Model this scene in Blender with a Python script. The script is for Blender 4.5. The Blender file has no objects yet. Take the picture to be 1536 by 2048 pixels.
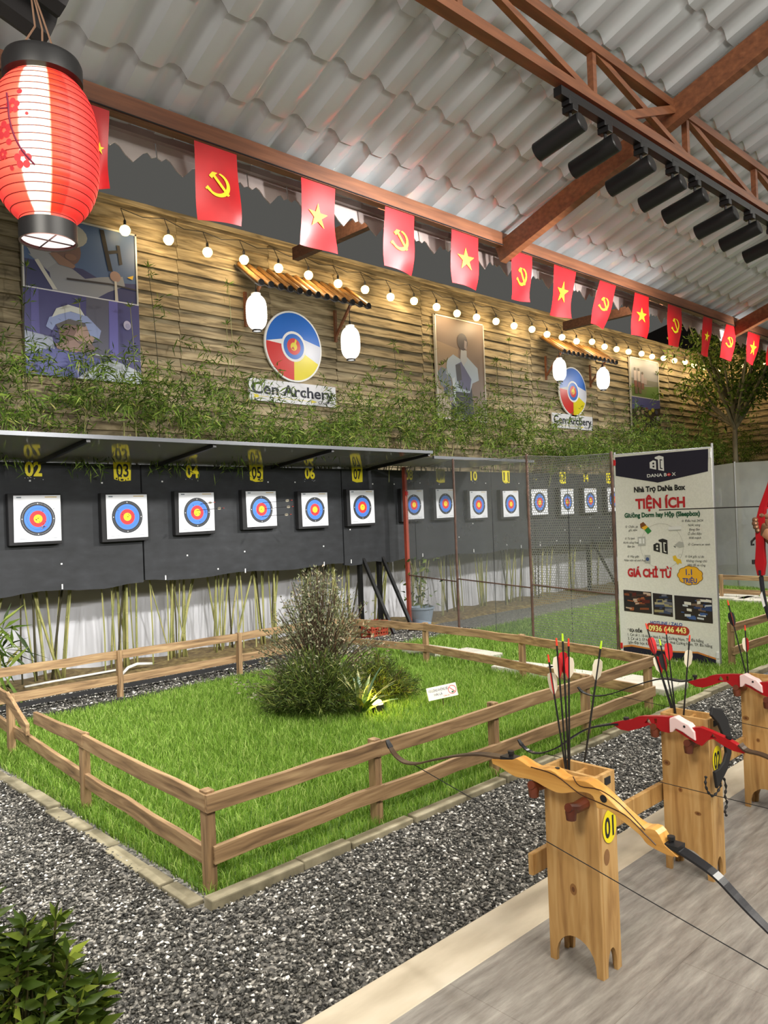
import bpy, bmesh, math, random
import numpy as np
from mathutils import Vector, Matrix
PI = math.pi
random.seed(7)
rng = np.random.default_rng(11)
sc = bpy.context.scene
COL = sc.collection

# ------------------------------------------------------------------ camera
F, CX, CY, CAMZ = 1550.0, 768.0, 1024.0, 1.6
yaw, pitch, roll = math.radians(46.43), math.radians(0.41), math.radians(-2.13)
_f = np.array([math.cos(yaw)*math.cos(pitch), math.sin(yaw)*math.cos(pitch), math.sin(pitch)])
_r0 = np.array([math.sin(yaw), -math.cos(yaw), 0.0]); _u0 = np.cross(_r0, _f)
_r = math.cos(roll)*_r0 + math.sin(roll)*_u0
_u = -math.sin(roll)*_r0 + math.cos(roll)*_u0
cam_d = bpy.data.cameras.new('camera'); cam = bpy.data.objects.new('camera', cam_d); COL.objects.link(cam)
cam_d.sensor_fit = 'VERTICAL'; cam_d.sensor_height = 24.0; cam_d.lens = 24.0*F/2048.0
cam_d.clip_start = 0.05; cam_d.clip_end = 300
M = Matrix.Identity(4)
for i in range(3):
    M[i][0] = _r[i]; M[i][1] = _u[i]; M[i][2] = -_f[i]
M[2][3] = CAMZ
cam.matrix_world = M
sc.camera = cam

def _ray(px, py): return _f*F + _r*(px-CX) - _u*(py-CY)
def PX(px, py, X):
    d = _ray(px, py); t = X/d[0]; return Vector((X, d[1]*t, CAMZ+d[2]*t))
def PY(px, py, Y):
    d = _ray(px, py); t = Y/d[1]; return Vector((d[0]*t, Y, CAMZ+d[2]*t))
def PZ(px, py, Z=0.0):
    d = _ray(px, py); t = (Z-CAMZ)/d[2]; return Vector((d[0]*t, d[1]*t, Z))

# ------------------------------------------------------------------ world, exposure, lights
sc.view_settings.view_transform = 'Standard'; sc.view_settings.look = 'None'
sc.view_settings.gamma = 1.0; sc.view_settings.use_curve_mapping = False
sc.view_settings.exposure = 0.2
w = bpy.data.worlds.new('night_sky'); sc.world = w; w.use_nodes = True
w.node_tree.nodes['Background'].inputs[0].default_value = (1.0, 0.98, 0.90, 1)
w.node_tree.nodes['Background'].inputs[1].default_value = 0.078
cy = sc.cycles
cy.max_bounces = 5; cy.diffuse_bounces = 3; cy.glossy_bounces = 3; cy.transmission_bounces = 4
cy.transparent_max_bounces = 10; cy.caustics_reflective = False; cy.caustics_refractive = False
cy.sample_clamp_indirect = 6.0; cy.use_denoising = True

def light(name, kind, loc, power, col=(1, 1, 1), size=0.1, aim=None, angle=100, blend=0.6, sy=None):
    d = bpy.data.lights.new(name, kind); d.energy = power; d.color = col
    o = bpy.data.objects.new(name, d); COL.objects.link(o); o.location = loc
    if kind == 'AREA':
        d.shape = 'RECTANGLE'; d.size = size; d.size_y = sy or size
    else: d.shadow_soft_size = size
    if kind == 'SPOT': d.spot_size = math.radians(angle); d.spot_blend = blend
    if aim is not None:
        o.rotation_euler = (Vector(aim)-Vector(loc)).to_track_quat('-Z', 'Y').to_euler()
    return o

TRACK_Y = 1.86
SPOT_PX = [(1140, 215), (1210, 258), (1282, 318), (1345, 362), (1390, 388), (1452, 434), (1500, 465), (1545, 492)]
SPOT_X = [PY(a, b, TRACK_Y).x for a, b in SPOT_PX]
# added area lights for the hall's unseen lamps behind and above the camera
light('hall_ambient_fill', 'AREA', (2.2, -1.0, 3.9), 200, (1.0, 0.95, 0.86), 3.2, (2.6, 0.6, 0.1), sy=0.8)
light('hall_ambient_fill', 'AREA', (7.0, -0.8, 3.9), 120, (1.0, 0.95, 0.86), 3.2, (6.4, 0.6, 0.1), sy=0.8)
light('hall_ambient_fill', 'AREA', (-1.2, 0.6, 3.4), 115, (1.0, 0.94, 0.84), 1.4, (0.6, 3.0, 0.0), sy=0.8)
# unseen spotlights past the frame: left pair added off this track, rest continuing it
for x in (-1.6, -0.9):
    light('track_spot_beam', 'SPOT', (x, TRACK_Y+0.2, 3.12), 210, (1.0, 0.98, 0.95), 0.05, (x+4.0, 8.7, 1.2), 70, 1.0)
for x in (7.6, 9.2, 11.2, 13.5):
    light('track_spot_beam', 'SPOT', (x, TRACK_Y+0.2, 3.12), 200, (1.0, 0.98, 0.95), 0.05, (x+0.6, 8.7, 1.2), 80, 1.0)
# unseen floodlights added above the roof edge to brighten lawn and upper wall
for x in (0.2, 3.93, 7.87, 11.8, 16.0):
    light('added_flood_fill', 'SPOT', (x, 3.75, 4.05), 880, (1.0, 0.97, 0.91), 0.12, (x-0.5, 6.4, 0.0), 140, 0.8)

# ------------------------------------------------------------------ materials
MATS = {}
def lin(c):
    return tuple((v/12.92 if v <= 0.04045 else ((v+0.055)/1.055)**2.4) for v in c)
def hexc(r, g, b): return lin((r/255, g/255, b/255))
def base(name):
    m = bpy.data.materials.new(name); m.use_nodes = True
    nt = m.node_tree; return m, nt, nt.nodes['Principled BSDF']
def mat(name, col, rough=0.6, metal=0.0, emit=None, es=0.0, trans=0.0, spec=None):
    if name in MATS: return MATS[name]
    m, nt, b = base(name)
    b.inputs['Base Color'].default_value = (*col, 1); b.inputs['Roughness'].default_value = rough
    b.inputs['Metallic'].default_value = metal
    if spec is not None: b.inputs['Specular IOR Level'].default_value = spec
    if emit: b.inputs['Emission Color'].default_value = (*emit, 1); b.inputs['Emission Strength'].default_value = es
    if trans: b.inputs['Transmission Weight'].default_value = trans
    MATS[name] = m; return m
def ramp(nt, stops):
    r = nt.nodes.new('ShaderNodeValToRGB'); e = r.color_ramp.elements
    while len(e) < len(stops): e.new(0.5)
    for k, (p, c) in enumerate(stops): e[k].position = p; e[k].color = (*c, 1)
    return r
def nmat(name, stops, scale=5, detail=4, stretch=(1, 1, 1), rough=0.6, bump=0.0, island=0.0, kind='noise', coord='Object', dist=0.0, rnd=None):
    """noise (or wave) through a colour ramp; island: share of per-piece value variation"""
    if name in MATS: return MATS[name]
    m, nt, b = base(name); N, L = nt.nodes, nt.links
    tc = N.new('ShaderNodeTexCoord'); mp = N.new('ShaderNodeMapping'); mp.inputs['Scale'].default_value = stretch
    if island:
        g = N.new('ShaderNodeNewGeometry'); sm = N.new('ShaderNodeMath'); sm.operation = 'MULTIPLY'; sm.inputs[1].default_value = 37.0
        L.new(g.outputs['Random Per Island'], sm.inputs[0]); ad = N.new('ShaderNodeVectorMath'); ad.operation = 'ADD'
        cb = N.new('ShaderNodeCombineXYZ'); L.new(sm.outputs[0], cb.inputs[0]); L.new(sm.outputs[0], cb.inputs[1]); L.new(sm.outputs[0], cb.inputs[2])
        L.new(tc.outputs[coord], ad.inputs[0]); L.new(cb.outputs[0], ad.inputs[1]); L.new(ad.outputs[0], mp.inputs['Vector'])
    else: L.new(tc.outputs[coord], mp.inputs['Vector'])
    if kind == 'wave':
        t = N.new('ShaderNodeTexWave'); t.inputs['Scale'].default_value = scale; t.inputs['Distortion'].default_value = dist
        t.inputs['Detail'].default_value = detail; t.inputs['Detail Scale'].default_value = 1.2
    elif kind == 'voronoi':
        t = N.new('ShaderNodeTexVoronoi'); t.inputs['Scale'].default_value = scale
    else:
        t = N.new('ShaderNodeTexNoise'); t.inputs['Scale'].default_value = scale; t.inputs['Detail'].default_value = detail
        t.inputs['Distortion'].default_value = dist
    L.new(mp.outputs[0], t.inputs['Vector'])
    r = ramp(nt, stops)
    out = t.outputs['Color' if kind == 'voronoi' else (0 if kind == 'noise' else 'Fac')]
    L.new(out, r.inputs[0]); c = r.outputs[0]
    if island:
        hs = N.new('ShaderNodeHueSaturation'); mr = N.new('ShaderNodeMapRange')
        mr.inputs['To Min'].default_value = 1-island; mr.inputs['To Max'].default_value = 1+island
        L.new(g.outputs['Random Per Island'], mr.inputs['Value']); L.new(mr.outputs[0], hs.inputs['Value']); L.new(c, hs.inputs['Color']); c = hs.outputs[0]
    L.new(c, b.inputs['Base Color']); b.inputs['Roughness'].default_value = rough
    if bump:
        bp = N.new('ShaderNodeBump'); bp.inputs['Strength'].default_value = bump; bp.inputs['Distance'].default_value = 0.01
        L.new(out, bp.inputs['Height']); L.new(bp.outputs[0], b.inputs['Normal'])
    MATS[name] = m; return m
def leafmat(name, stops, rough=0.5, trans=0.3, islands=True):
    if name in MATS: return MATS[name]
    m, nt, b = base(name); N, L = nt.nodes, nt.links
    g = N.new('ShaderNodeNewGeometry'); r = ramp(nt, stops); L.new(g.outputs['Random Per Island'], r.inputs[0])
    L.new(r.outputs[0], b.inputs['Base Color']); b.inputs['Roughness'].default_value = rough
    b.inputs['Specular IOR Level'].default_value = 0.25
    tr = N.new('ShaderNodeBsdfTranslucent'); L.new(r.outputs[0], tr.inputs[0])
    mx = N.new('ShaderNodeMixShader'); mx.inputs[0].default_value = trans
    L.new(b.outputs[0], mx.inputs[1]); L.new(tr.outputs[0], mx.inputs[2]); L.new(mx.outputs[0], nt.nodes['Material Output'].inputs[0])
    MATS[name] = m; return m
def emis(name, col, s):
    if name in MATS: return MATS[name]
    m = bpy.data.materials.new(name); m.use_nodes = True; nt = m.node_tree; nt.nodes.clear()
    e = nt.nodes.new('ShaderNodeEmission'); o = nt.nodes.new('ShaderNodeOutputMaterial')
    e.inputs[0].default_value = (*col, 1); e.inputs[1].default_value = s; nt.links.new(e.outputs[0], o.inputs[0])
    MATS[name] = m; return m

# ------------------------------------------------------------------ mesh building
class MB:
    def __init__(s): s.v = []; s.f = []; s.m = []; s.mats = []
    def mi(s, m):
        if m is None: return 0
        if m not in s.mats: s.mats.append(m)
        return s.mats.index(m)
    def add(s, vs, fs, m=None):
        o = len(s.v); k = s.mi(m); s.v += [tuple(x) for x in vs]
        for f in fs: s.f.append(tuple(i+o for i in f)); s.m.append(k)
        return s
    def box(s, a, b, m=None):
        x0, y0, z0 = a; x1, y1, z1 = b
        return s.add([(x0,y0,z0),(x1,y0,z0),(x1,y1,z0),(x0,y1,z0),(x0,y0,z1),(x1,y0,z1),(x1,y1,z1),(x0,y1,z1)],
              [(0,3,2,1),(4,5,6,7),(0,1,5,4),(1,2,6,5),(2,3,7,6),(3,0,4,7)], m)
    def beam(s, p, q, w, h, up=(0,0,1), m=None):
        p, q = Vector(p), Vector(q); d = (q-p).normalized(); u = Vector(up)
        sd = d.cross(u)
        if sd.length < 1e-4: sd = d.cross(Vector((1,0,0)))
        sd.normalize(); u = sd.cross(d).normalized()
        vs = []
        for c in (p, q):
            for a, b in ((-1,-1),(1,-1),(1,1),(-1,1)): vs.append(c+sd*a*w/2+u*b*h/2)
        return s.add(vs, [(0,1,2,3),(7,6,5,4),(0,4,5,1),(1,5,6,2),(2,6,7,3),(3,7,4,0)], m)
    def tube(s, pts, rad, n=8, m=None, caps=True):
        pts = [Vector(p) for p in pts]; k = len(pts)
        rad = [rad]*k if not hasattr(rad, '__len__') else list(rad)
        vs = []; prev = None
        for i, p in enumerate(pts):
            d = (pts[min(i+1,k-1)]-pts[max(i-1,0)]).normalized()
            if prev is None:
                a = d.orthogonal().normalized()
            else:
                a = (prev - d*prev.dot(d)); a = a.normalized() if a.length > 1e-6 else d.orthogonal().normalized()
            prev = a; b = d.cross(a)
            for j in range(n):
                t = 2*PI*j/n; vs.append(p+(a*math.cos(t)+b*math.sin(t))*rad[i])
        fs = [(i*n+j, i*n+(j+1)%n, (i+1)*n+(j+1)%n, (i+1)*n+j) for i in range(k-1) for j in range(n)]
        if caps: fs += [tuple(range(n-1,-1,-1)), tuple(range((k-1)*n, k*n))]
        return s.add(vs, fs, m)
    def lathe(s, prof, c=(0,0,0), n=24, m=None, sx=1, sy=1):
        vs = []; k = len(prof)
        for r, z in prof:
            for j in range(n):
                t = 2*PI*j/n; vs.append((c[0]+r*math.cos(t)*sx, c[1]+r*math.sin(t)*sy, c[2]+z))
        fs = [(i*n+j, i*n+(j+1)%n, (i+1)*n+(j+1)%n, (i+1)*n+j) for i in range(k-1) for j in range(n)]
        return s.add(vs, fs, m)
    def prism(s, poly, o, U, V, N, t, m=None):
        """polygon in the U,V plane at o, thickness t along N"""
        o, U, V, N = Vector(o), Vector(U), Vector(V), Vector(N); n = len(poly)
        a = [o+U*x+V*y for x, y in poly]; b = [p+N*t for p in a]
        return s.add(a+b, [tuple(range(n-1,-1,-1)), tuple(range(n, 2*n))]+[(i,(i+1)%n,n+(i+1)%n,n+i) for i in range(n)], m)
    def poly(s, pts, o, U, V, N, d, m):
        o, U, V, N = Vector(o), Vector(U), Vector(V), Vector(N)
        return s.add([o+U*x+V*y+N*d for x, y in pts], [tuple(range(len(pts)))], m)
    def build(s, name, m=None, parent=None, smooth=False, bevel=0.0, loc=None):
        me = bpy.data.meshes.new(name); me.from_pydata(s.v, [], s.f)
        mats = s.mats if s.mats else [m]
        for x in mats: me.materials.append(x)
        if len(mats) > 1: me.polygons.foreach_set('material_index', s.m)
        bm = bmesh.new(); bm.from_mesh(me); bmesh.ops.recalc_face_normals(bm, faces=bm.faces)
        big = [f for f in bm.faces if len(f.verts) > 4]
        if big: bmesh.ops.triangulate(bm, faces=big)
        bm.to_mesh(me); bm.free()
        if smooth:
            me.polygons.foreach_set('use_smooth', [True]*len(me.polygons))
        o = bpy.data.objects.new(name, me); COL.objects.link(o)
        if smooth == 'auto':
            md = o.modifiers.new('edges', 'EDGE_SPLIT'); md.split_angle = math.radians(35)
        if bevel:
            md = o.modifiers.new('bevel', 'BEVEL'); md.width = bevel; md.segments = 2; md.limit_method = 'ANGLE'; md.angle_limit = math.radians(40)
        if parent: o.parent = parent
        if loc: o.location = loc
        return o
def npmesh(name, verts, faces_flat, per, m, parent=None):
    """fast mesh: verts (n,3), faces (k,per)"""
    me = bpy.data.meshes.new(name); n = len(verts); k = len(faces_flat)
    me.vertices.add(n); me.vertices.foreach_set('co', verts.astype(np.float32).ravel())
    me.loops.add(k*per); me.loops.foreach_set('vertex_index', faces_flat.astype(np.int32).ravel())
    me.polygons.add(k); me.polygons.foreach_set('loop_start', np.arange(0, k*per, per, dtype=np.int32))
    me.polygons.foreach_set('loop_total', np.full(k, per, dtype=np.int32))
    me.update(calc_edges=True); me.materials.append(m)
    o = bpy.data.objects.new(name, me); COL.objects.link(o)
    if parent: o.parent = parent
    return o
def tag(o, label=None, cat=None, group=None, kind=None):
    if label: o['label'] = label
    if cat: o['category'] = cat
    if group: o['group'] = group
    if kind: o['kind'] = kind
    return o
def struct(o, label=None):
    o['kind'] = 'structure'
    if label: o['label'] = label
    return o
def thing(name, label, cat, loc=(0,0,0), group=None, rz=0.0):
    o = bpy.data.objects.new(name, None); COL.objects.link(o); o.location = loc; o.rotation_euler = (0,0,rz)
    o.empty_display_size = 0.1
    return tag(o, label, cat, group)
def copy_tree(o, parent=None):
    c = o.copy(); COL.objects.link(c)
    if parent: c.parent = parent
    for ch in list(o.children): copy_tree(ch, c)
    return c
_TXT = {}
def text_mesh(s, bold=0.0):
    key = (s, bold)
    if key in _TXT: return _TXT[key]
    cu = bpy.data.curves.new('lettering', 'FONT'); cu.body = s; cu.offset = bold; cu.resolution_u = 3
    ob = bpy.data.objects.new('lettering', cu); COL.objects.link(ob)
    dg = bpy.context.evaluated_depsgraph_get(); dg.update()
    me = bpy.data.meshes.new_from_object(ob.evaluated_get(dg))
    v = np.zeros(len(me.vertices)*3); me.vertices.foreach_get('co', v); v = v.reshape(-1,3)[:, :2]
    f = [tuple(p.vertices) for p in me.polygons]
    bpy.data.objects.remove(ob); bpy.data.curves.remove(cu); bpy.data.meshes.remove(me)
    _TXT[key] = (v, f); return v, f
def put_text(mb, s, u0, v0, w, h, frame, d, m, bold=0.0, slant=0.0, align='fit', cap=0.73):
    """fit text s: left u0, baseline v0, width w (None = natural), cap height h in the frame's metres"""
    v, f = text_mesh(s, bold)
    if len(v) == 0: return
    lo, hi = v[:,0].min(), v[:,0].max()
    sy = h/cap; sx = (w/(hi-lo)) if w else sy*0.9
    o, U, V, N = [Vector(q) for q in frame]
    pts = []
    for x, y in v:
        X = (x-lo)*sx + slant*y*sy; Y = y*sy
        pts.append(o+U*(u0+X)+V*(v0+Y)+N*d)
    mb.add(pts, f, m)
def circ(cx, cy, r, n=32, ry=None, a0=0, a1=2*PI):
    ry = ry or r; k = n if abs(a1-a0-2*PI) < 1e-6 else n+1
    return [(cx+r*math.cos(a0+(a1-a0)*i/n), cy+ry*math.sin(a0+(a1-a0)*i/n)) for i in range(k)]
def ring(mb, cx, cy, r0, r1, o, U, V, N, d, m, n=40, a0=0, a1=2*PI):
    o, U, V, N = Vector(o), Vector(U), Vector(V), Vector(N); vs = []; fs = []
    for i in range(n+1):
        t = a0+(a1-a0)*i/n; c, s_ = math.cos(t), math.sin(t)
        vs.append(o+U*(cx+r0*c)+V*(cy+r0*s_)+N*d); vs.append(o+U*(cx+r1*c)+V*(cy+r1*s_)+N*d)
    for i in range(n): fs.append((2*i, 2*i+1, 2*i+3, 2*i+2))
    mb.add(vs, fs, m)

# shared materials
WOOD_FENCE = nmat('fence_wood', [(0.25, hexc(108,80,50)), (0.5, hexc(150,115,76)), (0.75, hexc(176,142,98))], 4, 5, (1,1,9), 0.7, 0.15, 0.15)
PINE = nmat('pine_board', [(0.2, hexc(146,104,56)), (0.5, hexc(188,146,88)), (0.8, hexc(212,176,120))], 3.0, 3, (9,9,0.9), 0.45, 0.05, 0.06, dist=1.0)
STEEL_ORANGE = nmat('brown_wood_grain_steel', [(0.3, hexc(98,58,36)), (0.6, hexc(122,75,47)), (0.8, hexc(136,88,58))], 6, 4, (0.6,6,8), 0.5, 0, 0.06)
BLACK = mat('black_plastic', (0.012,0.012,0.013), 0.45)
BLACKMETAL = mat('black_metal', (0.010,0.010,0.011), 0.4, 0.3)
WHITE = mat('white_print', (0.78,0.78,0.78), 0.6)
RED = mat('red_print', hexc(205,38,42), 0.5)
YELLOW = mat('yellow_print', hexc(240,222,30), 0.5)
INK = mat('black_ink', (0.012,0.012,0.014), 0.6)
GREYMETAL = mat('grey_metal', hexc(150,150,150), 0.4, 0.6)
# ------------------------------------------------------------------ the setting
def fence_wood(ax):
    st = [9, 9, 9]; st[ax] = 0.7
    return nmat('fence_wood_'+'xyz'[ax], [(0.25, hexc(92,70,48)), (0.5, hexc(148,119,85)), (0.75, hexc(182,154,114))], 4, 5, tuple(st), 0.65, 0.12, 0.12, dist=0.6)
FW = [fence_wood(i) for i in range(3)]

# gravel bed
GRAVEL = nmat('gravel_bed', [(0.0, hexc(40,40,40)), (0.45, hexc(84,82,78)), (0.8, hexc(140,136,128)), (1.0, hexc(205,200,190))], 75, 2, (1,1,1), 0.85, 0.7, 0, kind='voronoi')
def gz(y): return -0.14*min(1.0, max(0.0, (y-7.2)/1.2))     # the gravel falls gently towards the wall
b = MB(); b.add([(x, y, gz(y)) for y in (-3,7.2,8.4,9.6) for x in (-4,26)], [(0,1,3,2),(2,3,5,4),(4,5,7,6)]); struct(b.build('ground', GRAVEL), 'dark grey gravel bed under the fenced lawns')

# shooting platform: vinyl tiled floor and pale concrete lip
m, nt, bs = base('grey_vinyl_tile'); N, L = nt.nodes, nt.links
tc = N.new('ShaderNodeTexCoord'); mp = N.new('ShaderNodeMapping'); mp.inputs['Scale'].default_value = (1.2, 9, 1); mp.inputs['Rotation'].default_value = (0,0,math.radians(38))
L.new(tc.outputs['Object'], mp.inputs[0]); n1 = N.new('ShaderNodeTexNoise'); n1.inputs['Scale'].default_value = 3.2; n1.inputs['Detail'].default_value = 8; n1.inputs['Roughness'].default_value = 0.7
L.new(mp.outputs[0], n1.inputs['Vector']); r1 = ramp(nt, [(0.25, hexc(98,94,90)), (0.45, hexc(132,127,121)), (0.58, hexc(150,146,139)), (0.8, hexc(180,175,167))]); L.new(n1.outputs[0], r1.inputs[0])
br = N.new('ShaderNodeTexBrick'); br.inputs['Scale'].default_value = 1.0; br.inputs['Mortar Size'].default_value = 0.0015; br.inputs['Brick Width'].default_value = 1.22; br.inputs['Row Height'].default_value = 0.61
br.inputs['Color1'].default_value = (1,1,1,1); br.inputs['Color2'].default_value = (0.96,0.955,0.95,1); br.inputs['Mortar'].default_value = (0.72,0.7,0.68,1)
L.new(tc.outputs['Object'], br.inputs['Vector']); mm = N.new('ShaderNodeMix'); mm.data_type = 'RGBA'; mm.blend_type = 'MULTIPLY'; mm.inputs[0].default_value = 1
L.new(r1.outputs[0], mm.inputs[6]); L.new(br.outputs[0], mm.inputs[7]); L.new(mm.outputs[2], bs.inputs['Base Color']); bs.inputs['Roughness'].default_value = 0.38
b = MB(); b.box((-4,-4,-0.05), (24,1.70,0.1)); struct(b.build('floor', m), 'grey streaked vinyl tile floor of the shooting platform')
LIP = nmat('concrete_lip', [(0.3, hexc(176,163,140)), (0.6, hexc(205,193,170)), (0.8, hexc(216,206,186))], 3, 6, (1,3,3), 0.7, 0.05)
b = MB(); b.box((-4,1.70,-0.05), (24,1.895,0.1)); struct(b.build('trim_1', LIP, bevel=0.006), 'pale concrete lip along the platform edge')

# soil bank at the wall foot
SOIL = nmat('planting_soil', [(0.3, hexc(78,62,38)), (0.55, hexc(118,100,62)), (0.75, hexc(140,128,84))], 14, 6, (1,1,1), 0.9, 0.6)
nx = 240; xs = np.linspace(-4, 22.2, nx); ys = np.array([8.46, 8.54, 8.7, 8.95, 9.4]); zz = np.array([-0.17, -0.11, -0.09, -0.09, -0.09])
V = np.array([[x, y+0.03*math.sin(3*x+k), z+0.02*math.sin(7*x+2*k)*(k > 0)] for x in xs for k, (y, z) in enumerate(zip(ys, zz))])
Fq = np.array([[i*5+k, (i+1)*5+k, (i+1)*5+k+1, i*5+k+1] for i in range(nx-1) for k in range(4)])
o = npmesh('soil_bank', V, Fq, 4, SOIL); struct(o, 'brown soil bank with dry leaves along the white wall')

# lower white wall and plank wall on top
WY = 9.4
b = MB(); b.box((-4,WY,-0.25), (22.3,WY+0.2,2.35)); WALLW = nmat('white_wall_paint', [(0.3, hexc(184,185,190)), (0.6, hexc(198,199,205))], 1.5, 5, (1,1,1), 0.75, 0.0)
struct(b.build('wall_back', WALLW), 'white painted lower wall behind the bamboo')
PLANK = nmat('weathered_plank', [(0.22, hexc(70,60,44)), (0.40, hexc(120,107,82)), (0.52, hexc(156,141,111)), (0.68, hexc(178,163,132)), (0.85, hexc(196,183,153))], 3.0, 9, (0.6,1,5.5), 0.75, 0.15, 0.24, dist=0.8)
def siding(name, x0, x1, z0, z1, tf, label, seed):
    rs = random.Random(seed); b = MB(); rows = int((z1-z0)/0.168); x = x0
    while x < x1-0.01:
        xe = min(x1, x+rs.choice((1.25, 1.5, 1.75, 2.0))); off = rs.uniform(-0.03, 0.03)
        for k in range(rows+1):
            za = z0+k*0.168+off+rs.uniform(-0.006,0.006); zb = za+0.18; t = rs.uniform(-0.006,0.006); e = rs.uniform(0,0.01)
            top = zb if k < rows else z1+rs.uniform(-0.02,0.03)
            if za > z1-0.03: continue
            vs = [(x+0.004,-0.042-e,za-t),(xe-0.004,-0.042-e,za+t),(xe-0.004,-0.004,top+t),(x+0.004,-0.004,top-t),(x+0.004,0.0,za-t),(xe-0.004,0.0,za+t)]
            b.add([tf(*p) for p in vs], [(0,1,2,3),(4,5,1,0),(0,3,4),(1,5,2)])
        x = xe
    return struct(b.build(name, PLANK), label)
siding('wall_back_planks', -4, 22.2, 2.30, 5.80, lambda x,y,z: (x, WY+y, z), 'weathered horizontal plank wall behind the targets', 3)
siding('wall_right_planks', 0, 6.5, 2.30, 5.80, lambda x,y,z: (22.2+y, 9.4-x, z), 'weathered plank wall closing the far right corner', 5)
b = MB(); b.box((22.22,2.9,-0.25), (22.4,9.6,2.35)); struct(b.build('wall_right', WALLW), 'white lower wall in the far right corner')
b = MB(); b.box((-4,WY+0.01,2.3), (22.2,WY+0.10,5.77)); struct(b.build('wall_back_core', mat('wall_core', hexc(70,56,36), 0.8)), 'dark timber backing of the plank wall')
b = MB(); b.box((22.21,2.9,2.3), (22.3,9.4,5.77)); struct(b.build('wall_right_core', MATS['wall_core']), 'dark timber backing of the right plank wall')
# capping boards
b = MB(); b.box((-4,WY-0.06,5.74), (22.3,WY+0.14,5.80)); b.box((22.12,2.9,5.74), (22.4,9.4,5.80)); struct(b.build('trim_2', PLANK), 'capping board along the top of the plank wall')
# dark roof of the neighbouring house past the corner
b = MB(); b.prism([(0,0),(7,0),(7,4.6),(3.0,5.2),(0,2.4)], (27.0,8.0,3.8), (0.25,1,0), (0,0,1), (1,0,0), 5.0)
o = b.build('neighbour_house', mat('dark_house', hexc(46,36,31), 0.8)); tag(o, 'dark brown neighbouring house rising over the far wall corner', 'building')
br_ = MB(); br_.beam((26.9,8.0,6.1), (26.9,11.6,9.2), 0.12, 0.16); br_.build('verge_board', mat('house_trim', hexc(120,105,90), 0.7), o)

# ------------------------------------------------------------------ roof
EY, EZ, TAN = 3.0, 3.285, math.tan(math.radians(20))
def roofz(y): return EZ+0.085+(EY-y)*TAN
m, nt, bs = base('frosted_roof_sheet'); N, L = nt.nodes, nt.links
bs.inputs['Base Color'].default_value = (0.55,0.58,0.60,1); bs.inputs['Roughness'].default_value = 0.14
bs.inputs['Specular IOR Level'].default_value = 0.7
tr = N.new('ShaderNodeBsdfTransparent'); tr.inputs[0].default_value = (0.85,0.87,0.88,1); mx = N.new('ShaderNodeMixShader'); mx.inputs[0].default_value = 0.22
L.new(bs.outputs[0], mx.inputs[1]); L.new(tr.outputs[0], mx.inputs[2]); L.new(mx.outputs[0], N['Material Output'].inputs[0])
ROOFM = m
# tile profiled sheet: round ridges running down the slope, a step at every tile row
px_ = 0.207; prof = [(0,0),(0.05,0.0),(0.085,0.003),(0.105,0.022),(0.125,0.040),(0.15,0.047),(0.175,0.040),(0.195,0.018)]
xs = [i*px_+p[0] for i in range(-14, 104) for p in prof]; hs = [p[1] for i in range(-14, 104) for p in prof]
rowlen = 0.34; ys = []; dz = []
y = 3.14
while y > -5.2:
    for f_, h in ((0,0.0),(0.85,0.006),(0.97,0.018),(1.0,0.0)):
        ys.append(y-rowlen*f_*math.cos(math.radians(20))); dz.append(h)
    y -= rowlen*math.cos(math.radians(20))
nxs, nys = len(xs), len(ys)
A = np.zeros((nys, nxs, 3)); A[:,:,0] = np.array(xs)[None,:]; A[:,:,1] = np.array(ys)[:,None]
A[:,:,2] = EZ+0.085+(EY-A[:,:,1])*TAN+np.array(hs)[None,:]+np.array(dz)[:,None]*0.7
I = np.arange(nys*nxs).reshape(nys, nxs)
Fq = np.stack([I[:-1,:-1],I[:-1,1:],I[1:,1:],I[1:,:-1]], -1).reshape(-1,4)
o = npmesh('ceiling', A.reshape(-1,3), Fq, 4, ROOFM); o.data.polygons.foreach_set('use_smooth', [True]*len(Fq)); struct(o, 'frosted corrugated tile-profile roof sheets over the platform')
md = o.modifiers.new('edges', 'EDGE_SPLIT'); md.split_angle = math.radians(50)
# drip edge: pointed embossed tile ends
b = MB(); k = 0
x = -2.88
VAL = leafmat('frosted_drip_edge', [(0.0, hexc(176,158,152)), (0.5, hexc(206,194,190)), (1.0, hexc(226,220,218))], .3, .45)
VAL_ = nmat('frosted_drip_ledge', [(0.42, hexc(150,132,126)), (0.58, hexc(196,188,186))], 30, 3, (1,1,1), 0.3, 0.5, 0.12)
while x < 20:
    wv = 0.24
    zt = roofz(3.14)+0.01; z0 = zt-0.085
    pts = [(0,0.085),(wv*0.97,0.085),(wv*0.97,-0.01),(wv*0.88,-0.02),(wv*0.80,0.0),(wv*0.72,-0.01),(wv*0.62,-0.035),(wv*0.50,-0.065),(wv*0.36,-0.04),(wv*0.26,-0.01),(wv*0.18,0.0),(wv*0.08,-0.02),(0,-0.01)]
    b.prism(pts, (x,3.14,z0), (1,0,0), (0,0.12,1), (0,1,0), 0.006)
    b.box((x,3.12,zt-0.028), (x+wv,3.148,zt+0.004))
    x += wv
struct(b.build('trim_3', VAL), 'frosted drip edge with pointed tile ends along the eave')
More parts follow.
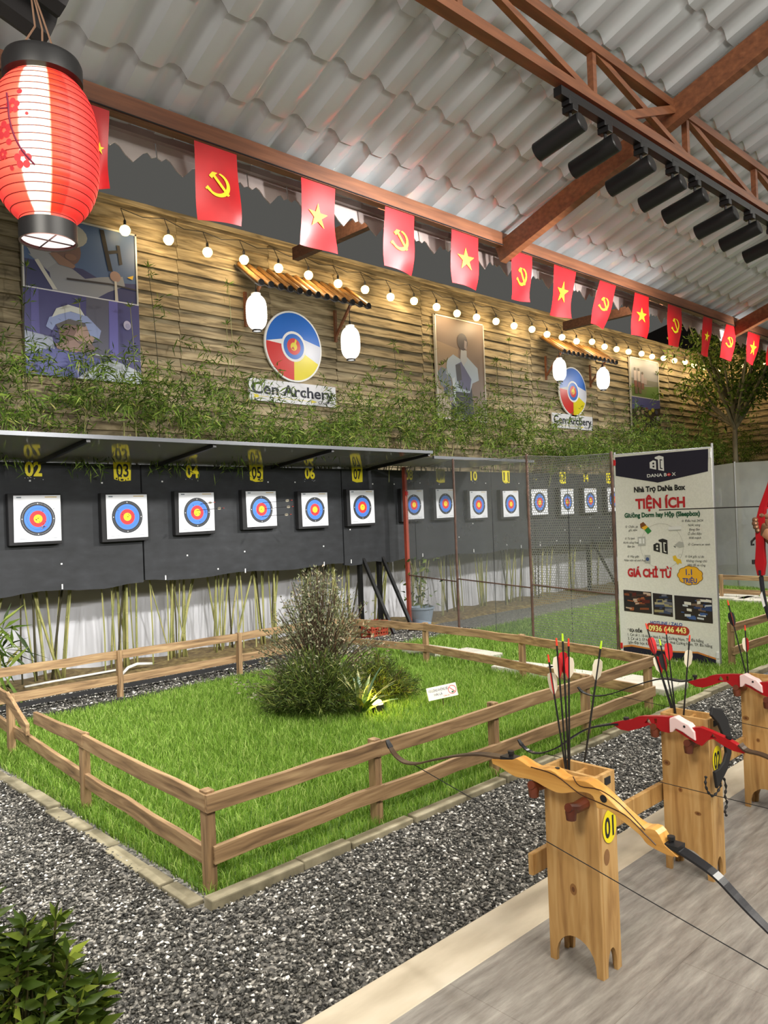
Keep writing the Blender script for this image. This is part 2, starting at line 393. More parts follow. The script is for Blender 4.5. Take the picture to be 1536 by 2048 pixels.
# eave beam, rafters, truss
b = MB(); b.box((-3,EY-0.025,EZ), (20,EY+0.025,EZ+0.085)); struct(b.build('eave_beam', STEEL_ORANGE), 'brown eave beam carrying the flags')
RX = [0.42, 3.98, 7.54, 11.1, 14.66, 18.2]
for x in RX:
    b = MB(); b.beam((x,3.02,roofz(3.02)-0.115), (x,-4.8,roofz(-4.8)-0.115), 0.06, 0.12); struct(b.build('roof_rafter', STEEL_ORANGE), 'sloping brown roof rafter')
TZ1 = 3.715; TZ0 = PY(1293,275,TRACK_Y).z
for nm, z in (('truss_bottom_chord', TZ0+0.012), ('truss_top_chord', TZ1+0.0)):
    b = MB(); b.box((-3,TRACK_Y-0.026,z-0.022), (20,TRACK_Y+0.026,z+0.022)); struct(b.build(nm, STEEL_ORANGE), 'brown steel '+nm.replace('_',' ')+' along the hall')
for i, x in enumerate(np.arange(-2.68, 18, 0.945)):
    x = x+0.20
    b = MB(); b.beam((x,TRACK_Y,TZ0), (x,TRACK_Y,TZ1), 0.03, 0.03); struct(b.build('truss_post', STEEL_ORANGE), 'short upright between the truss chords')
    b = MB(); b.beam((x-0.92,TRACK_Y,TZ1-0.01), (x-0.03,TRACK_Y,TZ0+0.03), 0.03, 0.03); struct(b.build('truss_brace', STEEL_ORANGE), 'diagonal brace between the truss chords')
for x in (3.98, 7.54):
    b = MB(); b.beam((x-0.55,TRACK_Y,TZ0+0.02), (x,TRACK_Y-0.02,TZ1-0.02), 0.03, 0.04); struct(b.build('truss_knee', STEEL_ORANGE), 'knee brace from the truss to the rafter')
for x, z in ((3.93, 3.80), (7.87, 3.77)):
    b = MB(); b.beam((x,2.05,z), (x,5.08,z), 0.06, 0.10); struct(b.build('outrigger_beam', STEEL_ORANGE), 'brown outrigger beam reaching out over the lawn')

# ------------------------------------------------------------------ canopy over the targets, backstop boards
BY = 8.7
CANX0, CANX1 = -0.6, 10.4
m, nt, bs = base('smoky_canopy_sheet'); N, L = nt.nodes, nt.links
bs.inputs['Base Color'].default_value = (0.30,0.30,0.27,1); bs.inputs['Roughness'].default_value = 0.07; bs.inputs['Specular IOR Level'].default_value = 0.9
CANM = m
def canz(y): return 2.36+(8.72-y)*0.0925
b = MB(); b.add([(CANX0,7.4,canz(7.4)),(7.97,7.4,canz(7.4)),(7.97,8.9,canz(8.9)),(CANX0,8.9,canz(8.9)),(CANX0,7.4,canz(7.4)+0.006),(7.97,7.4,canz(7.4)+0.006),(7.97,8.9,canz(8.9)+0.006),(CANX0,8.9,canz(8.9)+0.006)],
                [(3,2,1,0),(4,5,6,7),(0,1,5,4),(1,2,6,5),(2,3,7,6),(3,0,4,7)])
cn = thing('target_canopy', 'dark glossy canopy roof over the numbered targets left of the red post', 'canopy', (0,0,0))
b.build('roof_sheet', CANM, cn)
b = MB(); b.box((CANX0,7.37,canz(7.4)-0.012), (8.0,7.40,canz(7.4)+0.028)); b.build('front_rail', mat('canopy_edge', hexc(96,98,102), 0.35, 0.5), cn)
for x in (0.2, 1.65, 3.12, 4.52, 6.2, 7.95):
    b = MB(); b.beam((x,7.4,canz(7.4)-0.025), (x,8.85,canz(8.85)-0.025), 0.04, 0.04); b.build('rafter', BLACKMETAL, cn)
cn2 = thing('target_canopy', 'pale translucent canopy roof continuing behind the net', 'canopy', (0,0,0))
b = MB(); b.box((8.02,7.40,2.42), (10.4,8.95,2.43)); b.build('roof_sheet', mat('pale_canopy', hexc(170,172,165), 0.35), cn2)
b = MB(); b.box((8.02,7.37,2.40), (10.4,7.40,2.44)); b.build('front_rail', MATS['canopy_edge'], cn2)
# supporting frames
for i, x in enumerate((1.2, 7.82, 8.22, 14.2)):
    fr = thing('board_frame', ['black steel leg frame holding the board at far left', 'black steel leg with slanting brace below target 07', 'black steel leg with slanting brace beside the red post', 'black steel leg with slanting brace seen through the net'][i], 'frame', (x,8.8,0))
    b = MB(); b.box((-0.03,-0.03,-0.14), (0.03,0.03,2.4)); b.build('post', BLACKMETAL, fr)
    b = MB(); b.beam((0,-0.05,1.05), (0,-0.70,-0.09), 0.05, 0.04); b.build('brace', BLACKMETAL, fr)
    b = MB(); b.box((-0.06,-0.76,-0.13), (0.06,-0.64,-0.085)); b.build('foot_plate', BLACKMETAL, fr)
FOAM = nmat('charcoal_foam_board', [(0.3, hexc(32,34,37)), (0.6, hexc(42,44,48)), (0.85, hexc(55,57,61))], 5, 6, (1,1,2), 0.75, 0.05)
panels = [(-0.8,1.86,'charcoal backstop board left of target 02 running out of the frame'),(1.90,4.28,'charcoal backstop board carrying targets 02 and 03'),(4.30,7.42,'charcoal backstop board carrying targets 04 to 06'),
          (7.44,8.95,'charcoal backstop board behind target 07 beside the red post'),(8.97,12.2,'charcoal backstop board behind the net carrying targets 08 to 11'),(12.22,15.6,'charcoal backstop board behind the net left of the white banner'),(15.62,22.0,'charcoal backstop board farthest to the right behind the banner')]
BOARDS = []
for i, (x0, x1, lb) in enumerate(panels):
    bp = thing('backstop_board', lb, 'board', (x0,BY,0.92), 'backstop boards')
    nxp = 24; top = 1.42; b = MB(); rs = random.Random(i); w = x1-x0
    pts = [(w*k/nxp, 0.018*math.sin(k*0.55+i)+ (0.02 if i == 2 else 0)+rs.uniform(-0.004,0.004)) for k in range(nxp+1)]
    b.prism(pts+[(w,top),(0,top)], (0,0,0), (1,0,0), (0,0,1), (0,1,0), 0.05); b.build('foam_panel', FOAM, bp)
    for k in range(int(w/0.42)):
        x = 0.2+k*0.42+rs.uniform(-.08,.08); z = rs.choice((0.10,0.3,0.52,1.20,1.22)); b = MB(); b.box((x-0.009,-0.006,z-0.009), (x+0.009,0.0,z+0.009)); b.build('fixing_washer', WHITE, bp)
        if k % 3 == 0: b = MB(); b.box((x-0.007,-0.006,0.02), (x+0.007,0.0,0.075)); b.build('cable_tie', WHITE, bp)
    BOARDS.append((x0, x1, bp))
def board_at(x):
    for x0, x1, bp in BOARDS:
        if x0 <= x <= x1: return bp, x0
    return BOARDS[-1][2], BOARDS[-1][0]
# ------------------------------------------------------------------ numbered targets
PAPER = mat('target_paper', hexc(226,228,234), 0.7)
TB, TL_, TR_, TY = mat('target_black', hexc(52,54,60), .7), mat('target_blue', hexc(74,128,222), .7), mat('target_red', hexc(226,58,62), .7), mat('target_yellow', hexc(250,214,46), .7)
FY = 8.60
tg = [('02',27,990,121,991,1081),('03',212,989,294,989,1075),('04',358,986,428,984,1062),('05',492,983,552,982,1052),('06',603,985,655,985,1051),('07',700,981,748,980,1046),
      ('08',812,980,843,979,1035),('09',872,978,909,978,1035),('10',940,982,974,982,1035),('11',1006,982,1037,981,1033),('12',1062,978,1096,979,1029),('13',1122,978,1147,977,1030),('14',1169,977,1193,977,1024),('15',1215,975,1238,975,1022),('21',1425,977,1445,977,1013)]
holes = random.Random(4)
TARGETS = {}
for num, xl, yt, xr, yt2, yb in tg:
    a = PY(xl,yt,FY); c = PY(xr,yt2,FY); d = PY(xr,yb,FY); w = c.x-a.x; h = (a.z+c.z)/2-d.z
    w = min(max(w,0.44),0.52); h = min(max(h,0.47),0.51); cx = (a.x+c.x)/2; z0 = (a.z+c.z)/2-h
    if num == '15': cx = a.x+w/2
    bx, _ = board_at(cx)
    lab = {'02':'leftmost ringed target, under worn yellow digits','03':'second ringed target from the left, under a torn yellow plate','04':'third ringed target from the left, a lone arrow in its gold','05':'ringed target with three arrows stuck in it','06':'ringed target under peeling yellow digits, just right of the one with three arrows','07':'last ringed target before the red post, under a clean yellow plate',
           '08':'ringed target whose left side is hidden by the red post','09':'first whole ringed target right of the red post','10':'ringed target behind the net under plain yellow digits, two right of the red post','11':'ringed target just left of the rusty net post','12':'ringed target just right of the rusty net post, without a number','13':'ringed target behind the perforated net under a faded plate','14':'ringed target behind the perforated net under small yellow digits','15':'ringed target cut off by the left edge of the white banner','21':'small pale target seen between the banner and the archer'}[num]
    t = thing('archery_target', lab, 'target', (cx,BY,z0), 'numbered targets on the charcoal boards')
    TARGETS[num] = (cx, z0+h/2, w)
    b = MB(); b.box((-w/2-0.055,-0.085,-0.035), (w/2+0.01,0.0,h+0.02)); b.build('foam_block', mat('black_foam', (0.014,0.014,0.016), 0.8), t, bevel=0.008)
    b = MB(); fr = ((0,-0.090,h/2),(1,0,0),(0,0,1),(0,-1,0)); tw = holes.uniform(-0.012,0.012)
    b.prism([(-w/2+tw,-h/2),(w/2+tw*0.3,-h/2+holes.uniform(0,.008)),(w/2,h/2),(-w/2,h/2-holes.uniform(0,.006))], fr[0], fr[1], fr[2], fr[3], 0.002, PAPER)
    R = 0.375*w
    for rr, mm, dd in ((1.0,TB,.003),(0.79,TL_,.0036),(0.48,TR_,.0042),(0.25,TY,.0048)):
        b.poly(circ(0,-0.005,R*rr,36), *fr, dd, mm)
    for rr, mm in ((0.90,MATS['paper_grey'] if 'paper_grey' in MATS else PAPER),(0.64,TB),(0.36,TB),(0.13,TB)): ring(b, 0,-0.005, R*rr-0.0006, R*rr+0.0006, *fr, .0053, mm, 36)
    b.poly([(-w*.44,h*.44),(-w*.34,h*.44),(-w*.34,h*.47),(-w*.44,h*.47)], *fr, .003, mat('paper_grey', hexc(120,130,140), .7))
    b.poly([(w*.16,h*.45),(w*.42,h*.45),(w*.42,h*.47),(w*.16,h*.47)], *fr, .003, mat('paper_ochre', hexc(196,170,110), .7))
    for q in (-1,1): b.poly([(q*w*.3-.05,-h*.44),(q*w*.3+.05,-h*.44),(q*w*.3+.05,-h*.432),(q*w*.3-.05,-h*.432)], *fr, .003, MATS['paper_grey'])
    for q in range(14 if cx < 7.6 else 4):
        an, r_ = holes.uniform(0,2*PI), abs(holes.gauss(0,0.55))*R; b.poly(circ(r_*math.cos(an), r_*math.sin(an), holes.uniform(.003,.006), 7), *fr, .0058, INK)
    for q in range(4):
        b.poly(circ(R*.9*math.cos(q*PI/2), -0.005+R*.9*math.sin(q*PI/2), .006, 8), *fr, .0058, WHITE)
    b.build('paper_face', None, t)
    # number sticker glued on the board
    if num == '21': continue
    bx, x0 = board_at(cx)
    n = int(num); fr = ((cx-x0,-0.002,2.265-0.92),(1,0,0),(0,0,1),(0,-1,0)); b = MB()
    if n % 2 and n != 12:
        b.prism([(-.105,-.10),(-.02,-.125),(.10,-.115),(.11,.105),(-.11,.11)], fr[0], fr[1], fr[2], fr[3], .002, YELLOW)
        put_text(b, num, -.075, -.07, .15, .155, fr, .0035, INK, 0.018)
        if num in ('03','05','11'):
            for q in range(9): b.poly(circ(holes.uniform(-.1,.1), holes.uniform(-.12,-.07), holes.uniform(.006,.014), 6, ry=.012), *fr, .004, FOAM)
    elif num == '12':
        b.poly([(-.06,-.05),(-.03,-.045),(-.03,-.02),(-.06,-.03)], *fr, .003, mat('worn_ochre', hexc(150,140,60), .7))
        b.poly([(.02,-.06),(.06,-.055),(.05,-.03),(.025,-.03)], *fr, .003, MATS['worn_ochre'])
    else:
        put_text(b, num, -.09, -.07, .18, .155, fr, .0035, YELLOW, 0.035)
        for q in range(6): b.poly(circ(holes.uniform(-.1,.1), holes.uniform(-.12,-.08), holes.uniform(.004,.01), 6, ry=.006), *fr, .003, mat('sticker_residue', hexc(150,150,158), .6))
    st = b.build('number_sticker', None, bx); st['label'] = 'yellow number sticker reading %s' % num
# large practice sheet far right, behind the second net
t = thing('archery_target', 'large white sheet target hanging at the far right behind the grey net', 'target', (PY(1482,985,8.6).x,8.69,PY(1482,1050,8.6).z))
W_ = 1.3; H_ = PY(1482,972,8.6).z-PY(1482,1050,8.6).z; b = MB(); b.box((0,-.03,0),(W_,0,H_),PAPER); fr = ((W_/2,-.032,H_/2),(1,0,0),(0,0,1),(0,-1,0))
ring(b,0,0,.3,.42,*fr,.002,MATS['paper_grey']); ring(b,0,0,.12,.2,*fr,.002,MATS['paper_grey']); b.build('paper_face', None, t)

# arrows
def make_arrow(name, label, p, q, vane, nock, group=None, rot=0.0):
    """arrow thing: point end p, nock end q"""
    p, q = Vector(p), Vector(q); L = (q-p).length; t = thing(name, label, 'arrow', p, group)
    t.rotation_euler = (q-p).to_track_quat('Z','Y').to_euler()
    b = MB(); b.tube([(0,0,0),(0,0,L-.012)], .0034, 6); b.build('shaft', BLACK, t)
    b = MB(); b.tube([(0,0,L-.014),(0,0,L+.012)], [.004,.003], 6); b.build('nock', mat('nock_'+nock, {'red':hexc(230,70,50),'lime':hexc(190,235,50)}[nock], .4), t)
    vm = mat('vane_'+vane, {'red':hexc(205,40,44),'white':hexc(226,218,196),'black':(0.012,0.012,0.014)}[vane], .6)
    for k in range(3):
        an = rot+k*2*PI/3; U = (math.cos(an), math.sin(an), 0); mm = vm if k else mat('vane_red', hexc(205,40,44), .6)
        Nn = (-math.sin(an), math.cos(an), 0); b = MB()
        b.prism([(.003,L-.125),(.016,L-.105),(.019,L-.075),(.015,L-.055),(.003,L-.05)], (0,0,0), U, (0,0,1), Nn, .001); b.build('vane', mm, t)
    return t
for lb, tx, dx, dz, ln in (('black arrow stuck in the lower gold of target 02','02',.03,-.10,.08),('single black arrow stuck in the gold of target 04','04',-.01,.02,.60),('topmost of three arrows stuck in target 05','05',.02,.08,.62),
                       ('middle of three arrows stuck in target 05','05',.05,.0,.60),('lowest of three arrows stuck in target 05','05',0,-.10,.62),('black arrow stuck high in target 04','04',.05,.10,.3)):
    cx, cz, w = TARGETS[tx]; p = Vector((cx+dx,8.66,cz+dz)); make_arrow('arrow', lb, p, p+Vector((0.02,-ln-.05,0.01)), 'white', 'red')

# ------------------------------------------------------------------ dividing net and its posts
NA, NB = Vector((7.66,4.38,0)), Vector((8.50,8.45,0))
def netp(y): return NA+(NB-NA)*((y-NA.y)/(NB.y-NA.y))
def netmat(name, col, op, hexs=None):
    m = bpy.data.materials.new(name); m.use_nodes = True; nt = m.node_tree; N, L = nt.nodes, nt.links; bs = N['Principled BSDF']
    bs.inputs['Base Color'].default_value = (*col,1); bs.inputs['Roughness'].default_value = .8
    tr = N.new('ShaderNodeBsdfTransparent'); mx = N.new('ShaderNodeMixShader')
    tc = N.new('ShaderNodeTexCoord')
    if hexs:
        # staggered round holes
        sx = N.new('ShaderNodeSeparateXYZ'); L.new(tc.outputs['UV'], sx.inputs[0])
        def math_(op, a, b=None):
            n = N.new('ShaderNodeMath'); n.operation = op
            for i, v in enumerate((a,b)):
                if v is None: continue
                if isinstance(v,(int,float)): n.inputs[i].default_value = v
                else: L.new(v, n.inputs[i])
            return n.outputs[0]
        pv = hexs*0.866; row = math_('FLOOR', math_('DIVIDE', sx.outputs[1], pv)); off = math_('MULTIPLY', math_('MODULO', row, 2.0), 0.5)
        fx = math_('SUBTRACT', math_('FRACT', math_('ADD', math_('DIVIDE', sx.outputs[0], hexs), off)), 0.5)
        fy = math_('SUBTRACT', math_('FRACT', math_('DIVIDE', sx.outputs[1], pv)), 0.5)
        d2 = math_('ADD', math_('MULTIPLY', fx, fx), math_('MULTIPLY', fy, fy)); hole = math_('LESS_THAN', d2, 0.115)
        f = math_('SUBTRACT', op+0.32, math_('MULTIPLY', hole, 0.55)); L.new(f, mx.inputs[0])
    else:
        n = N.new('ShaderNodeTexNoise'); n.inputs['Scale'].default_value = 2.2; n.inputs['Detail'].default_value = 6; L.new(tc.outputs['Object'], n.inputs['Vector'])
        mr = N.new('ShaderNodeMapRange'); mr.inputs['From Min'].default_value = .3; mr.inputs['From Max'].default_value = .7
        mr.inputs['To Min'].default_value = op-.09; mr.inputs['To Max'].default_value = op+.09; L.new(n.outputs[0], mr.inputs['Value']); L.new(mr.outputs[0], mx.inputs[0])
    L.new(tr.outputs[0], mx.inputs[1]); L.new(bs.outputs[0], mx.inputs[2]); L.new(mx.outputs[0], N['Material Output'].inputs[0]); return m
NET = netmat('grey_shade_net', hexc(138,142,142), .50); NETH = netmat('grey_perforated_net', hexc(146,148,144), .42, .034); NETF = netmat('far_grey_net', hexc(172,176,176), .74)
def net_panel(a, b_, zt0, zt1, m, parent, sag, z0=0.03):
    n = 14; me = bpy.data.meshes.new('net_panel'); vs = []; uv = []; w = (b_-a).length; nrm = Vector((-(b_-a).y,(b_-a).x,0)).normalized()
    for j in range(9):
        for i in range(n+1):
            s_, t_ = i/n, j/8; zt = zt0+(zt1-zt0)*s_ - (0.03*math.sin(PI*s_) if j == 8 else 0)
            p = a.lerp(b_, s_)+nrm*(sag*math.sin(PI*s_)*math.sin(PI*t_)+0.006*math.sin(9*s_+5*t_)); vs.append((p.x,p.y,z0+(zt-z0)*t_)); uv.append((s_*w,(zt-z0)*t_))
    fs = [(j*(n+1)+i, j*(n+1)+i+1, (j+1)*(n+1)+i+1, (j+1)*(n+1)+i) for j in range(8) for i in range(n)]
    me.from_pydata(vs, [], fs); ul = me.uv_layers.new(name='UVMap')
    for l in me.loops: ul.data[l.index].uv = uv[l.vertex_index]
    me.materials.append(m); o = bpy.data.objects.new('net_panel', me); COL.objects.link(o)
    if parent: o.parent = parent
    return o
ns = thing('net_screen', 'grey see-through net screen on posts running from the red post to the white banner', 'net screen', (0,0,0))
RUST = nmat('rusty_brown_paint', [(0.3, hexc(78,58,50)), (0.7, hexc(112,84,72))], 9, 4, (1,1,1), .6)
stops = [(8.45,2.36),(7.22,2.37),(5.74,2.30),(4.42,2.21)]
for k in range(3):
    (ya,za),(yb,zb) = stops[k], stops[k+1]
    net_panel(netp(ya), netp(yb), za, zb, NETH if k == 2 else NET, ns, .03)
    b = MB(); p, q = netp(ya), netp(yb); b.tube([(p.x,p.y,.70),(q.x,q.y,.66)], .009, 6); b.build('middle_rail', RUST, ns)
    b = MB(); b.tube([(p.x,p.y,za),((p.x+q.x)/2,(p.y+q.y)/2,(za+zb)/2-.025),(q.x,q.y,zb)], .005, 5); b.build('top_wire', GREYMETAL, ns)
for y, z in stops[1:]:
    p = netp(y); b = MB(); b.tube([(p.x,p.y,0),(p.x,p.y,z+.02)], .017, 8); b.build('post', RUST, ns)
for y in (6.45, 5.1):
    p = netp(y); b = MB(); b.tube([(p.x+.02,p.y,.05),(p.x+.03,p.y,2.2)], .004, 5); b.build('net_seam', INK, ns)
p = netp(8.45); rp = thing('red_post', 'red painted steel post between targets 07 and 08', 'post', (p.x,p.y,0))
b = MB(); b.box((-.027,-.027,-.14),(.027,.027,2.37)); b.build('pole', nmat('red_oxide_paint', [(0.3, hexc(140,58,44)), (0.7, hexc(172,78,58))], 8, 4, (1,1,.4), .5), rp)
b = MB(); b.box((-.05,-.05,-.145),(.05,.05,-.12)); b.build('base_plate', BLACKMETAL, rp)
b = MB(); b.box((-.02,-.05,1.93),(.02,-.027,1.99)); b.build('clamp', RED, rp)
ns2 = thing('net_screen', 'second grey net screen far to the right behind the archer', 'net screen', (0,0,0))
q0, q1, q2 = Vector((16.3,8.4,0)), Vector((15.1,6.1,0)), Vector((13.9,3.6,0))
net_panel(q0, q1, 2.42, 2.40, NETF, ns2, .05); net_panel(q1, q2, 2.40, 2.38, NETF, ns2, .05)
for p in (q0,q1,q2): b = MB(); b.tube([(p.x,p.y,0),(p.x,p.y,2.42)], .017, 8); b.build('post', GREYMETAL, ns2)

# ------------------------------------------------------------------ white advertising banner
BX, BY0, BY1, BH = 7.63, 4.365, 3.30, 2.185
bn = thing('advertising_banner', 'tall white printed banner with navy header standing on the grass', 'banner', (BX,0,0))
fr = ((-.012,BY0,0),(0,-1,0),(0,0,1),(-1,0,0)); BW = BY0-BY1
NAVY = mat('banner_navy', hexc(28,24,46), .6); BWHITE = nmat('banner_white', [(0.4, hexc(222,221,214)), (0.6, hexc(228,227,220))], 60, 1, (1,1,1), .65)
b = MB(); b.prism([(0,0.02),(BW,0),(BW,BH-.015),(0,BH)], (0,BY0,0), (0,-1,0), (0,0,1), (-1,0,0), .010); b.build('banner_panel', BWHITE, bn)
def bx(u): return u*BW
def bz(v): return (1-v)*BH
def bpoly(mb, pts, d, m): mb.poly([(bx(u), bz(v)) for u, v in pts], *fr, d, m)
b = MB()
bpoly(b, [(.02,.012),(.975,.012),(.965,.113),(.47,.150),(.02,.104)], .001, NAVY); b.build('header_band', None, bn); b = MB()
ORANGE = mat('banner_orange', hexc(206,130,60), .6)
bpoly(b, [(.03,.945),(.12,.935),(.35,.945),(.58,.945),(.80,.938),(.97,.958),(.97,.966),(.80,.946),(.58,.952),(.35,.952),(.12,.945),(.03,.953)], .0014, ORANGE)
bpoly(b, [(.03,.953),(.12,.945),(.35,.952),(.58,.952),(.80,.946),(.97,.966),(.97,.99),(.03,.985)], .001, NAVY)
b.build('footer_band', None, bn)
def logo(mb, cx, cz, s, m, d, m2):
    for pts in ([(-.5,.10),(-.25,.22),(-.05,.16),(-.05,-.42),(-.5,-.30)], [(-.12,.42),(.18,.5),(.5,.40),(.5,-.55),(.10,-.45),(.10,.24),(-.12,.32)]):
        mb.poly([(cx+x*s, cz+z*s) for x, z in pts], *fr, d, m)
    for pts in ([(-.30,.06),(-.17,.08),(-.17,-.06),(-.30,-.06)], [(-.30,-.14),(-.17,-.14),(-.17,-.28),(-.30,-.25)], [(.22,.26),(.40,.22),(.40,.15),(.29,.18),(.29,-.32),(.40,-.36),(.40,-.43),(.22,-.38)], [(0,.2),(.04,.2),(.04,-.44),(0,-.43)]):
        mb.poly([(cx+x*s, cz+z*s) for x, z in pts], *fr, d+.0005, m2)
b = MB(); logo(b, bx(.465), bz(.058), .155, WHITE, .002, NAVY); b.build('header_logo', None, bn); b = MB(); logo(b, bx(.47), bz(.452), .155, INK, .002, BWHITE); b.build('centre_logo', None, bn)
GREEN = mat('banner_green', hexc(24,84,56), .6); RINGC = mat('banner_ring', hexc(170,168,160), .6); GOLD = mat('banner_gold', hexc(238,178,40), .6); BLUE = mat('banner_blue', hexc(24,62,150), .6); PILL = mat('banner_pill', hexc(178,50,30), .6)
BRED = mat('banner_red', hexc(186,32,40), .6); PALE = mat('banner_yellow', hexc(250,240,150), .6)
def line(s, u0, v, u1, h, m, bold=.015, slant=0.0, name='lettering'):
    t = MB(); put_text(t, s, bx(u0), bz(v), bx(u1-u0), h, fr, .003, m, bold, slant); return t.build(name, m, bn)
line('DANA B', .36,.122,.565,.034, WHITE, .02); line('X', .615,.122,.655,.034, WHITE, .02)
t = MB(); t.poly([(bx(.585),bz(.107)),(bx(.61),bz(.1155)),(bx(.585),bz(.124)),(bx(.56),bz(.1155))], *fr, .003, RED); t.poly(circ(bx(.585),bz(.1155),.006,10), *fr, .0036, WHITE); t.build('logo_diamond', None, bn)
line('Nhà Trọ DaNa Box', .215,.190,.745,.056, INK, .045)
line('TIỆN ÍCH', .225,.270,.735,.105, BRED, .04)
line('Giường Dorm hay Hộp (Sleepbox)', .10,.312,.875,.048, GREEN, .045)
t = MB(); ring(t, bx(.48), bz(.452), .232, .2345, *fr, .0012, RINGC, 60); t.build('printed_ring', None, bn)
SM = ((('☆ Chăn, ga',.10,.362,.24),('gối, nệm',.14,.379,.23),('☆ Tủ lạnh',.09,.42,.20),('Nước uống Free',.075,.44,.24),('Bàn ăn',.12,.459,.195),('☆ Máy giặt',.11,.508,.24),('Nhân viên vệ sinh Free',.075,.527,.31),
      ('☆ Điều hoà 24/24',.69,.340,.90),('Nước nóng',.755,.360,.87),('Bóng đèn',.765,.380,.865),('Ổ cắm điện',.75,.400,.88),('Wifi mạnh',.755,.419,.875),('☆ Camera an ninh',.745,.449,.955),('☆ Giờ giấc tự do',.71,.505,.895),('Không chung chủ',.725,.525,.92),('Nhà để xe rộng',.735,.544,.905)))
for s, u0, v, u1 in SM: t = MB(); put_text(t, s, bx(u0), bz(v), bx(u1-u0), .024, fr, .003, INK, .0, .22); t.build('lettering', INK, bn)
# little pictures around the ring
t = MB(); BR_ = mat('icon_brown', hexc(120,70,30), .6); GR_ = mat('icon_grey', hexc(176,176,172), .6); GN_ = mat('icon_green', hexc(46,130,60), .6)
bpoly(t, [(.265,.345),(.30,.335),(.33,.35),(.33,.375),(.27,.365)], .002, BR_); bpoly(t, [(.28,.362),(.33,.352),(.35,.36),(.31,.375)], .0025, GOLD); bpoly(t, [(.31,.375),(.35,.36),(.385,.38),(.345,.395)], .0025, GN_); t.build('bed_picture', None, bn); t = MB()
bpoly(t, [(.235,.408),(.315,.406),(.315,.45),(.235,.452)], .002, GR_); bpoly(t, [(.245,.415),(.275,.415),(.275,.44),(.245,.44)], .0026, WHITE); bpoly(t, [(.285,.415),(.305,.415),(.305,.44),(.285,.44)], .0026, WHITE); t.build('fridge_picture', None, bn); t = MB()
bpoly(t, [(.56,.361),(.685,.359),(.685,.378),(.56,.38)], .002, WHITE); bpoly(t, [(.56,.376),(.685,.374),(.685,.379),(.56,.381)], .0026, GR_); t.build('air_conditioner_picture', None, bn); t = MB()
bpoly(t, [(.61,.448),(.66,.43),(.70,.435),(.71,.455),(.66,.46)], .002, GR_); bpoly(t, [(.60,.45),(.625,.455),(.62,.46)], .0026, INK); t.build('camera_picture', None, bn); t = MB()
bpoly(t, [(.30,.495),(.36,.495),(.36,.535),(.30,.535)], .002, GR_); t.poly(circ(bx(.33),bz(.515),.02,16), *fr, .0026, mat('icon_blue', hexc(60,80,130), .6)); t.build('washer_picture', None, bn); t = MB()
bpoly(t, [(.59,.50),(.62,.495),(.635,.51),(.67,.515),(.68,.535),(.655,.53),(.64,.54),(.62,.525),(.60,.52)], .002, mat('icon_yellow', hexc(226,186,50), .6)); ring(t, bx(.665), bz(.497), .014, .0165, *fr, .002, GR_, 20)
t.build('sleeper_picture', None, bn)
line('GIÁ CHỈ TỪ', .11,.600,.575,.085, BRED, .05)
t = MB(); pts = []
for i in range(72):
    a_ = 2*PI*i/72; r_ = 1+0.09*abs(math.sin(a_*4.5)); pts.append((bx(.755)+math.cos(a_)*.125*r_, bz(.588)+math.sin(a_)*.092*r_))
t.poly(pts, *fr, .0015, mat('banner_brown', hexc(120,80,20), .6)); cxp, czp = bx(.755), bz(.588); t.poly([(cxp+(x-cxp)*.95, czp+(z-czp)*.94) for x, z in pts], *fr, .002, GOLD); t.build('cloud_sticker', None, bn)
line('1.1', .715,.585,.775,.06, BLUE, .02); line('TRIỆU', .68,.622,.82,.048, BLUE, .03)
# three interior photographs
t = MB()
for u0, u1, v0, v1 in ((.055,.355,.668,.772),(.37,.57,.677,.780),(.59,.955,.683,.797)): bpoly(t, [(u0,v0),(u1,v0+.005),(u1,v1+.006),(u0,v1)], .0012, mat('photo_dark', hexc(38,30,34), .5))
ph = random.Random(8)
for u0, u1, v0, v1, cols in ((.06,.35,.672,.768,((126,66,40),(160,88,52),(196,170,150),(70,44,36),(90,30,26))),(.375,.565,.682,.775,((60,70,100),(150,140,100),(110,110,120),(40,50,80),(170,160,130))),(.60,.95,.69,.792,((60,90,150),(200,204,210),(120,96,80),(40,60,110),(226,220,210)))):
    for k in range(26):
        u, v, du, dv = ph.uniform(u0,u1-.05), ph.uniform(v0,v1-.012), ph.uniform(.02,.11), ph.uniform(.004,.016)
        u2 = min(u+du,u1); v2 = min(v+dv,v1); sk = ph.uniform(-.004,.004)
        c_ = cols[k % 5]; bpoly(t, [(u,v),(u2,v+sk),(u2,v2+sk),(u,v2)], .0016+k*.00004, mat('photo_%d_%d_%d' % c_, hexc(*c_), .5))
t.build('printed_photographs', None, bn)
line('HOTLINE / ZALO', .335,.826,.66,.034, BLUE, .02)
t = MB(); z_ = bz(.842); pts = circ(bx(.33), z_, .045, 12, a0=PI/2, a1=3*PI/2)+circ(bx(.685), z_-.012, .045, 12, a0=-PI/2, a1=PI/2); t.poly(pts, *fr, .002, PILL); t.build('phone_pill', None, bn)
line('0936 646 443', .315,.858,.695,.058, PALE, .03)
line('* ĐỊA ĐIỂM:', .085,.872,.245,.032, INK, .03)
for s, v, u1 in (('1. Cơ sở 1: 15 Hưng Hoá 5, Hòa Cường Nam, TP. Đà Nẵng',.893,.86),('2. Cơ sở 2: 57 Nguyễn Lộ Trạch, Hoà Cường Nam, TP. Đà Nẵng',.912,.94),('(gần Đại học Kiến Trúc, Đông Á)',.930,.55)): t = MB(); put_text(t, s, bx(.085), bz(v), bx(u1-.085), .030, fr, .003, INK, .0); t.build('lettering', INK, bn)
